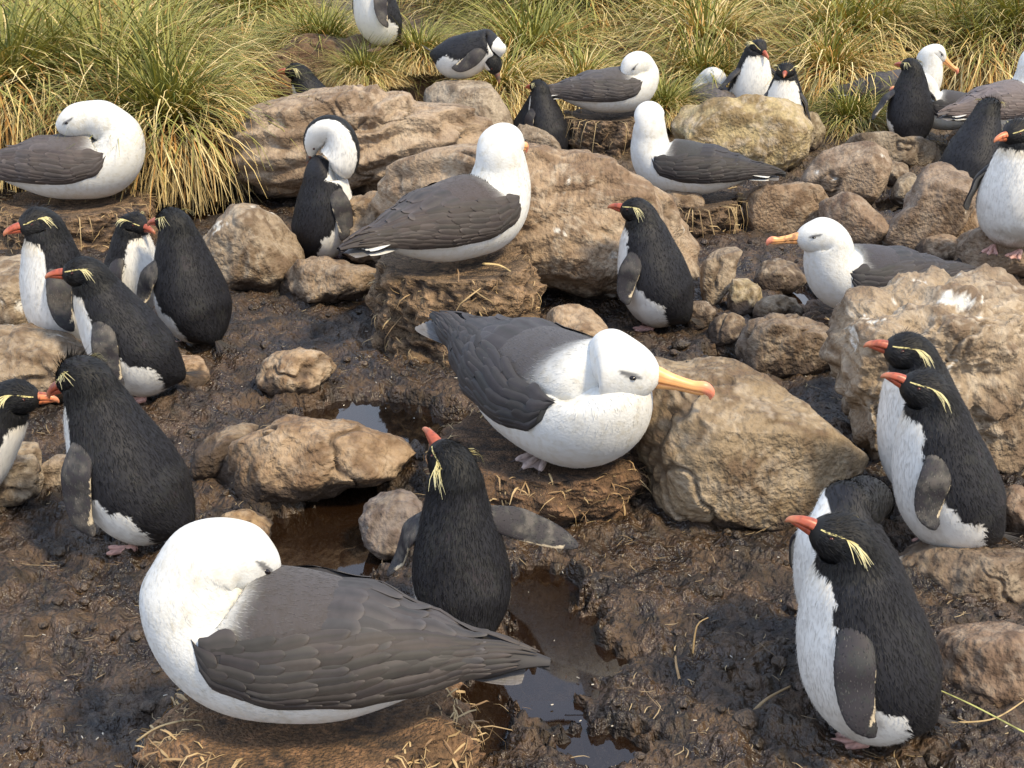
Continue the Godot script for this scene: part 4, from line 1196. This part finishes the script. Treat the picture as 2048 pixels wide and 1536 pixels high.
func blade(mb: MB, root_p: Vector3, az: float, el: float, l: float, droop: float, width: float, c0: Color, c1: Color, r: RandomNumberGenerator, lowest: float) -> void:
	var d := Vector3(cos(az), 0, sin(az))
	var sidev := Vector3(-sin(az), 0, cos(az))
	var bend := r.randf_range(-0.9, 0.9) * (1.0 if r.randf() < 0.6 else 2.0)
	var n := 6
	var b := mb.v.size()
	var prev := root_p
	var e := el
	var a2 := az
	var step := l / (n - 1)
	for i in n:
		var f := float(i) / (n - 1)
		var dd := Vector3(cos(a2) * cos(e), sin(e), sin(a2) * cos(e))
		if i > 0: prev += dd * step
		if prev.y < lowest: prev.y = lowest + 0.004 * i
		e -= droop * (0.35 + f) / (n - 1)
		a2 += bend / (n - 1)
		var w := width * (1.0 - f * f * 0.9)
		var nn := (sidev.cross(dd)).normalized()
		var over := nn.y < 0.0
		if over: nn = -nn
		var nj := (nn + d * 0.3).normalized()
		var c := c0.lerp(c1, f)
		mb.v.push_back(prev - sidev * w); mb.v.push_back(prev + sidev * w)
		mb.n.push_back((nj - sidev * 0.4).normalized()); mb.n.push_back((nj + sidev * 0.4).normalized())
		mb.c.push_back(c); mb.c.push_back(c)
		if i > 0:
			var q := b + i * 2 - 2
			if over: mb.ix.append_array(PackedInt32Array([q, q + 1, q + 2, q + 1, q + 3, q + 2]))
			else: mb.ix.append_array(PackedInt32Array([q, q + 2, q + 1, q + 1, q + 2, q + 3]))

# One clump: green blades arching out of the crown, straw-coloured ones between and below them.
func make_tussock(seed_: int, blades: int, green: float, tall: float, skirt: float, ped: float) -> Array:
	var r := RandomNumberGenerator.new()
	r.seed = seed_
	var gm := MB.new()
	var dm := MB.new()
	for i in blades:
		var az := r.randf() * TAU
		var rad := sqrt(r.randf()) * 0.13
		var p0 := Vector3(cos(az) * rad, ped - 0.02 - rad * 0.25, sin(az) * rad)
		var az2 := az + r.randf_range(-0.7, 0.7)
		var is_green := r.randf() < green
		var wd := r.randf_range(0.0024, 0.0056)
		if is_green:
			var c := Color(0.07, 0.105, 0.035).lerp(Color(0.38, 0.36, 0.10), pow(r.randf(), 1.2))
			var c1 := c.lerp(Color(0.42, 0.36, 0.14), r.randf() * 0.7)
			blade(gm, p0, az2, lerpf(1.5, 0.55, pow(rad / 0.13, 0.8)) + r.randf_range(-0.2, 0.2), tall * r.randf_range(0.55, 1.1), r.randf_range(0.5, 2.2), wd, c, c1, r, 0.01)
		else:
			var c := Color(0.58, 0.43, 0.17).lerp(Color(0.78, 0.64, 0.35), r.randf())
			if r.randf() < 0.3: c = Color(0.27, 0.16, 0.06).lerp(Color(0.5, 0.27, 0.09), r.randf())
			blade(dm, p0, az2, lerpf(1.25, 0.3, pow(rad / 0.13, 0.7)) + r.randf_range(-0.35, 0.3), tall * r.randf_range(0.4, 1.05), r.randf_range(1.2, 3.2), wd, c, c, r, 0.01)
	for i in int(blades * skirt):
		var az := r.randf() * TAU
		var p0 := Vector3(cos(az) * 0.15, ped - 0.05 - r.randf() * ped * 0.3, sin(az) * 0.15)
		var c := Color(0.42, 0.30, 0.13).lerp(Color(0.62, 0.49, 0.25), r.randf())
		blade(dm, p0, az + r.randf_range(-0.4, 0.4), r.randf_range(-0.3, 0.5), r.randf_range(0.22, 0.5), r.randf_range(1.4, 2.6), r.randf_range(0.0020, 0.0040), c, c, r, 0.0)
	# peat foot
	var pm := MB.new()
	var P := PackedVector3Array()
	var C := PackedColorArray()
	var seg := 40
	var nr := 26
	for i in nr:
		var f := float(i) / (nr - 1)
		for j in seg:
			var a := TAU * j / seg
			var rr := 0.14 * minf(1.0, f * 4.0) + 0.05 * f * f
			var p := Vector3(cos(a) * rr, ped * (1.0 - maxf(0.0, f - 0.2) / 0.8) - 0.03 - 0.06 * smoothstep(0.9, 1.0, f), sin(a) * rr)
			var n1 := noise_b.get_noise_3dv((p + Vector3(seed_, 0, 0)) * 220.0)
			p += Vector3(cos(a), 0.2, sin(a)) * n1 * 0.05
			P.push_back(p)
			C.push_back(Color(0.13, 0.085, 0.045).lerp(Color(0.24, 0.16, 0.085), smoothstep(-0.2, 0.4, n1)))
	add_grid(pm, P, C, nr, seg, true, Vector3(0, ped * 0.5, 0), false)
	return [gm.mesh(), dm.mesh(), pm.mesh()]

func tussock(label: String, at: Vector3, kind: int, s: float, turn: float, group := "tussock grass behind the colony") -> void:
	var root := thing("grass_tussock", label, "tussock", group)
	root.position = at
	root.rotation.y = turn
	root.scale = Vector3.ONE * s
	var m: Array = tussock_meshes[kind]
	var g := part("green_blades", m[0], M.grass, root)
	g.set_meta("kind", "stuff")
	g = part("dry_blades", m[1], M.grass, root)
	g.set_meta("kind", "stuff")
	part("peat_foot", m[2], M.peat, root)

func build_grass() -> void:
	# seed, blades, share of green, blade length, skirt, foot height
	tussock_meshes.append(make_tussock(1, 1900, 0.46, 0.62, 0.55, 0.34))
	tussock_meshes.append(make_tussock(2, 1900, 0.34, 0.60, 0.55, 0.28))
	tussock_meshes.append(make_tussock(3, 1300, 0.65, 0.42, 0.25, 0.14))
	tussock_meshes.append(make_tussock(4, 1800, 0.16, 0.58, 0.5, 0.2))
	tussock_meshes.append(make_tussock(5, 1700, 0.36, 0.52, 0.3, 0.12))
	tussock_meshes.append(make_tussock(6, 2000, 0.4, 0.6, 0.5, 0.26))
	# [photo x, photo y of the foot, kind, scale, label]
	var near := [
		[350, 390, 0, 0.95, "tall tussock with long straw skirt beside the layered slab rock"],
		[215, 325, 1, 1.15, "broad green and straw tussock behind the albatross with its face in its wing"],
		[30, 330, 1, 1.2, "tussock at the tail of the albatross with its face in its wing"],
		[120, 285, 5, 1.1, "tussock crowded between two broad clumps behind the sleeping albatross"],
		[310, 270, 5, 1.2, "tall tussock standing behind the long straw-skirted tussock"],
		[1695, 268, 2, 0.62, "small grey-green tuft left of the penguin seen from behind with white sides"],
		[1330, 240, 4, 0.55, "golden tuft between the sleeping albatross on its pillar and the square boulder"],
		[1160, 220, 3, 0.7, "straw tuft behind the pillar of the sleeping albatross"],
		[1000, 235, 3, 0.75, "straw tuft right of the pale upright slab"],
		[1655, 210, 3, 0.9, "straw tussock right of the square boulder"],
		[1940, 175, 3, 0.95, "dry brown tussock behind the far albatross with drooping bill"],
		[1750, 165, 1, 0.9, "tussock left of the far albatross with drooping bill"],
		[885, 72, 1, 1.1, "tall tussock behind the lying seabird"],
		[940, 95, 3, 0.95, "straw tussock right of the lying seabird"],
		[1400, 195, 4, 0.9, "golden tussock behind the white-breasted penguin"],
	]
	for q in near:
		tussock(q[4], on_ground(q[0], q[1]), q[2], q[3], float(q[0]) * 0.37)
	# on the hummock
	for q in [[505, 140, 4, 0.6, 0.16, "tuft on the left shoulder of the peat hummock"], [572, 112, 2, 0.6, 0.24, "low tuft on the bare side of the peat hummock"], [650, 92, 4, 0.7, 0.34, "bushy tuft on the crown of the peat hummock"], [610, 100, 4, 0.72, 0.30, "green tuft on top of the peat hummock behind the layered slab"], [728, 142, 4, 0.5, 0.30, "tuft on the hummock at the feet of the penguin without visible head"], [792, 172, 2, 0.8, 0.17, "low spreading tuft on the front of the hummock beside the lying penguin"], [840, 110, 4, 0.6, 0.34, "tuft behind the lying penguin"]]:
		tussock(q[5], on_y(q[0], q[1], q[4]) + Vector3(0, -0.06, 0), q[2], q[3], float(q[0]))
	var r := RandomNumberGenerator.new()
	r.seed = 77
	var rows := [[165, 960, 120], [130, 420, 120], [95, -40, 125], [62, -40, 110], [30, -40, 100], [2, -60, 95], [-26, -60, 95], [-50, -80, 95]]
	var k := 0
	for row in rows:
		var x: float = row[1]
		while x < 2110.0:
			x += row[2] * r.randf_range(0.8, 1.2)
			k += 1
			var y: float = row[0] + r.randf_range(-12.0, 12.0)
			if y > 70.0 and x > 520.0 and x < 930.0: continue
			if y > 120.0 and (x > 1430.0 and x < 1620.0 or x > 1700.0 and x < 1900.0 or x > 1150.0 and x < 1350.0): continue
			var kind: int = [3, 1, 4, 5, 3][r.randi() % 5]
			var look: String = {3: "mostly straw-coloured tussock", 1: "tall tussock of straw and green blades", 4: "golden-green low-footed tussock", 5: "half green half straw tussock"}[kind]
			var where := "behind the tall straw-skirted tussocks"
			if x > 520.0: where = "behind the peat hummock"
			if x > 960.0: where = "behind the pillar of the sleeping albatross"
			if x > 1400.0: where = "behind the white-breasted penguin"
			if x > 1680.0: where = "behind the far drooping-billed albatross"
			tussock(look + " " + where, on_ground(x, y), kind, r.randf_range(0.9, 1.3), r.randf() * TAU)


# ------------------------------------------------------------ litter on the mud
func build_litter() -> void:
	var r := RandomNumberGenerator.new()
	r.seed = 12
	var sm := MB.new()
	var wm := MB.new()
	var cm := MB.new()
	for i in 2600:
		var hd := 1.6 + 4.6 * pow(r.randf(), 1.4)
		var x := hd * r.randf_range(-0.46, 0.46)
		var y := height(x, -hd)
		if pool_at(x, -hd) < 1.2 and r.randf() < 0.8: continue
		if noise_a.get_noise_2d(x * 90.0, hd * 90.0) < r.randf_range(-0.5, 0.3): continue
		var a := r.randf() * TAU
		var d := Vector3(cos(a), r.randf_range(-0.1, 0.25), sin(a)).normalized()
		var l := r.randf_range(0.01, 0.035) * (2.6 if r.randf() < 0.06 else 1.0)
		var p := Vector3(x, y + 0.006, -hd)
		var c := Color(0.40, 0.30, 0.16).lerp(Color(0.14, 0.09, 0.05), r.randf())
		var side := Vector3(-sin(a), 0, cos(a)) * l * r.randf_range(-0.25, 0.25)
		ribbon(sm, [p, p + d * l * 0.35 + side * 0.7, p + d * l * 0.7 + side, p + d * l], r.randf_range(0.0005, 0.0014), Vector3.UP, c, c)
	var o := part("straw_litter", sm.mesh(), M.straw, self)
	tag(o, "short bits of dry straw trodden into the mud", "straw", "", "stuff")
	for i in 260:
		var hd := 1.6 + 4.0 * pow(r.randf(), 1.3)
		var x := hd * r.randf_range(-0.45, 0.45)
		var y := height(x, -hd)
		y = maxf(y, WATER) + 0.004
		var a := r.randf() * TAU
		var d := Vector3(cos(a), 0, sin(a)) * r.randf_range(0.001, 0.004)
		var e := Vector3(-sin(a), 0, cos(a)) * r.randf_range(0.0007, 0.0016)
		var p := Vector3(x, y, -hd)
		var c := Color(0.55, 0.50, 0.42) * r.randf_range(0.7, 1.15)
		spindle(wm, p - d, p + d, e.length(), e.length() * 0.7, c, 5)
	o = part("white_flecks", wm.mesh(), M.guano, self)
	tag(o, "tiny white flecks of moulted down and quill scattered on mud and water", "down", "", "stuff")
	for i in 700:
		var hd := 1.6 + 3.6 * r.randf()
		var x := hd * r.randf_range(-0.45, 0.45)
		if pool_at(x, -hd) < 1.3: continue
		var y := height(x, -hd)
		var s := r.randf_range(0.006, 0.016) * (1.7 if r.randf() < 0.1 else 1.0)
		var p := Vector3(x, y + s * 0.1, -hd)
		var tone := r.randf_range(0.6, 1.3)
		var c := Color(0.085 * tone, 0.06 * tone, 0.042 * tone)
		var P := PackedVector3Array()
		var C := PackedColorArray()
		var off := r.randf() * 90.0
		for u in 7:
			for v in 10:
				var ph := PI * u / 6.0
				var th := TAU * v / 10.0
				var q := Vector3(sin(ph) * cos(th), cos(ph) * 0.6, sin(ph) * sin(th))
				q *= s * (1.0 + 0.7 * noise_a.get_noise_3dv(q * 14.0 + Vector3(off, 0, 0)))
				P.push_back(p + q)
				C.push_back(c)
		add_grid(cm, P, C, 7, 10, true, p, false)
	o = part("mud_clods", cm.mesh(), M.mud, self)
	tag(o, "crumbly dark clods lying on the trampled mud", "mud", "", "stuff")
	# single stems one can pick out
	twig("thick broken twig on the mud in front of the foremost penguin pair", [on_ground(1508, 1422), on_ground(1535, 1408) + Vector3(0, 0.012, 0), on_ground(1580, 1380) + Vector3(0, 0.008, 0)], 0.0035, Color(0.30, 0.2, 0.1))
	twig("upright straw stem poking out of the mud beside the long puddle", [on_ground(1385, 1310), on_ground(1392, 1280) + Vector3(0, 0.03, 0), on_ground(1402, 1300) + Vector3(0.01, 0.07, 0)], 0.002, Color(0.36, 0.25, 0.12))
	twig("short stubby twig standing in the dark mud hollow", [on_ground(1362, 1372), on_ground(1352, 1340) + Vector3(0, 0.01, 0), on_ground(1350, 1330) + Vector3(0, 0.02, 0)], 0.003, Color(0.33, 0.22, 0.11))
	twig("long yellow-green grass stem at the tail of the foremost penguin", [on_y(2130, 1505, 0.03), on_y(2040, 1460, 0.07), on_y(1940, 1408, 0.09), on_y(1842, 1364, 0.10)], 0.0022, Color(0.42, 0.42, 0.14))
	twig("curved straw-coloured stem crossing the yellow-green stem", [on_ground(1900, 1455) + Vector3(0, 0.01, 0), on_ground(1985, 1452) + Vector3(0, 0.015, 0), on_ground(2060, 1420) + Vector3(0, 0.03, 0), on_ground(2130, 1400) + Vector3(0, 0.05, 0)], 0.0018, Color(0.45, 0.32, 0.15))
	var n3 := on_y(1000, 538, 0.235)
	twig("split yellow straw lying on the tall mud pillar", [n3 + Vector3(-0.045, 0.012, -0.01), n3 + Vector3(0.0, 0.010, 0.0), n3 + Vector3(0.045, -0.008, 0.03)], 0.0045, Color(0.62, 0.46, 0.22))
	twig("pale straw across the straw-hung nest", [on_y(1443, 452, 0.02), on_y(1460, 449, 0.03), on_y(1480, 450, 0.03)], 0.004, Color(0.6, 0.5, 0.3))
	var n1 := on_y(370, 1425, 0.13)
	twig("bent straw looping out of the large mud nest", [n1 + Vector3(-0.07, -0.03, 0.03), n1 + Vector3(-0.03, 0.0, 0.035), n1 + Vector3(0.02, 0.008, 0.03), n1 + Vector3(0.05, -0.012, 0.02)], 0.0022, Color(0.5, 0.36, 0.18))

func twig(label: String, pts: Array, width: float, c: Color) -> void:
	var mb := MB.new()
	var st := []
	var base: Vector3 = pts[0]
	for i in pts.size():
		var w := width * lerpf(1.0, 0.55, float(i) / (pts.size() - 1))
		st.append([pts[i] - base, Vector3.UP + Vector3(0.1, 0, 0.2), w, w * 0.7, w * 0.7])
	st.push_front([st[0][0] - (st[1][0] - st[0][0]).normalized() * width * 0.5, Vector3.UP, width * 0.2, width * 0.2, width * 0.2])
	loft(mb, st, 0.008, 8, func(_t, _th, q): return c.lerp(c * 0.45, smoothstep(-0.1, 0.4, noise_c.get_noise_3dv(q * 500.0))))
	var o := part("dry_stem", mb.mesh(), M.straw, self)
	o.position = base
	tag(o, label, "stem", "loose stems on mud and nests")


func cam_and_light() -> void:
	var cam := Camera3D.new()
	cam.name = "camera"
	add_child(cam)
	cam.position = EYE
	cam.rotation_degrees = Vector3(-PITCH, 0, 0)
	cam.fov = rad_to_deg(2.0 * atan(768.0 / FOCAL))
	cam.near = 0.05
	cam.far = 400.0
	cam.current = true
	fwd = -cam.basis.z
	upv = cam.basis.y
	var env := Environment.new()
	env.background_mode = Environment.BG_SKY
	var sky := Sky.new()
	var sm := ProceduralSkyMaterial.new()
	sm.sky_top_color = Color(0.62, 0.69, 0.80)
	sm.sky_horizon_color = Color(0.97, 0.95, 0.91)
	sm.sky_curve = 0.16
	sm.ground_bottom_color = Color(0.2, 0.17, 0.13)
	sm.ground_horizon_color = Color(0.55, 0.55, 0.5)
	sky.sky_material = sm
	env.sky = sky
	env.background_energy_multiplier = 1.9
	env.tonemap_mode = Environment.TONE_MAPPER_LINEAR
	env.tonemap_exposure = 1.3
	env.sdfgi_enabled = true
	env.ssao_enabled = true
	env.ssil_enabled = true
	var we := WorldEnvironment.new()
	we.name = "world"
	we.environment = env
	add_child(we)
	var sun := DirectionalLight3D.new()
	sun.name = "sun"
	sun.light_energy = 1.15
	sun.light_color = Color(1.0, 0.92, 0.77)
	sun.light_angular_distance = 8.0
	sun.shadow_enabled = true
	add_child(sun)
	sun.look_at_from_position(Vector3.ZERO, -Vector3(0.52, 0.90, 0.40), Vector3.UP)

func _ready() -> void:
	var t0 := Time.get_ticks_msec()
	cam_and_light()
	rng.seed = 4
	for q in [[noise_a, 1, 0.05, 4], [noise_b, 2, 0.05, 4], [noise_c, 3, 0.06, 4]]:
		q[0].noise_type = FastNoiseLite.TYPE_SIMPLEX_SMOOTH
		q[0].seed = q[1]
		q[0].frequency = q[2]
		q[0].fractal_octaves = q[3]
	noise_r.noise_type = FastNoiseLite.TYPE_SIMPLEX_SMOOTH
	noise_r.seed = 9
	noise_r.frequency = 0.04
	noise_r.fractal_type = FastNoiseLite.FRACTAL_RIDGED
	noise_r.fractal_octaves = 3
	materials()
	build_ground()
	print("ground ", Time.get_ticks_msec() - t0)
	build_rocks()
	print("rocks ", Time.get_ticks_msec() - t0)
	build_nests_and_albatrosses()
	print("albatrosses ", Time.get_ticks_msec() - t0)
	build_penguins()
	print("penguins ", Time.get_ticks_msec() - t0)
	build_grass()
	build_litter()
	print("done ", Time.get_ticks_msec() - t0)
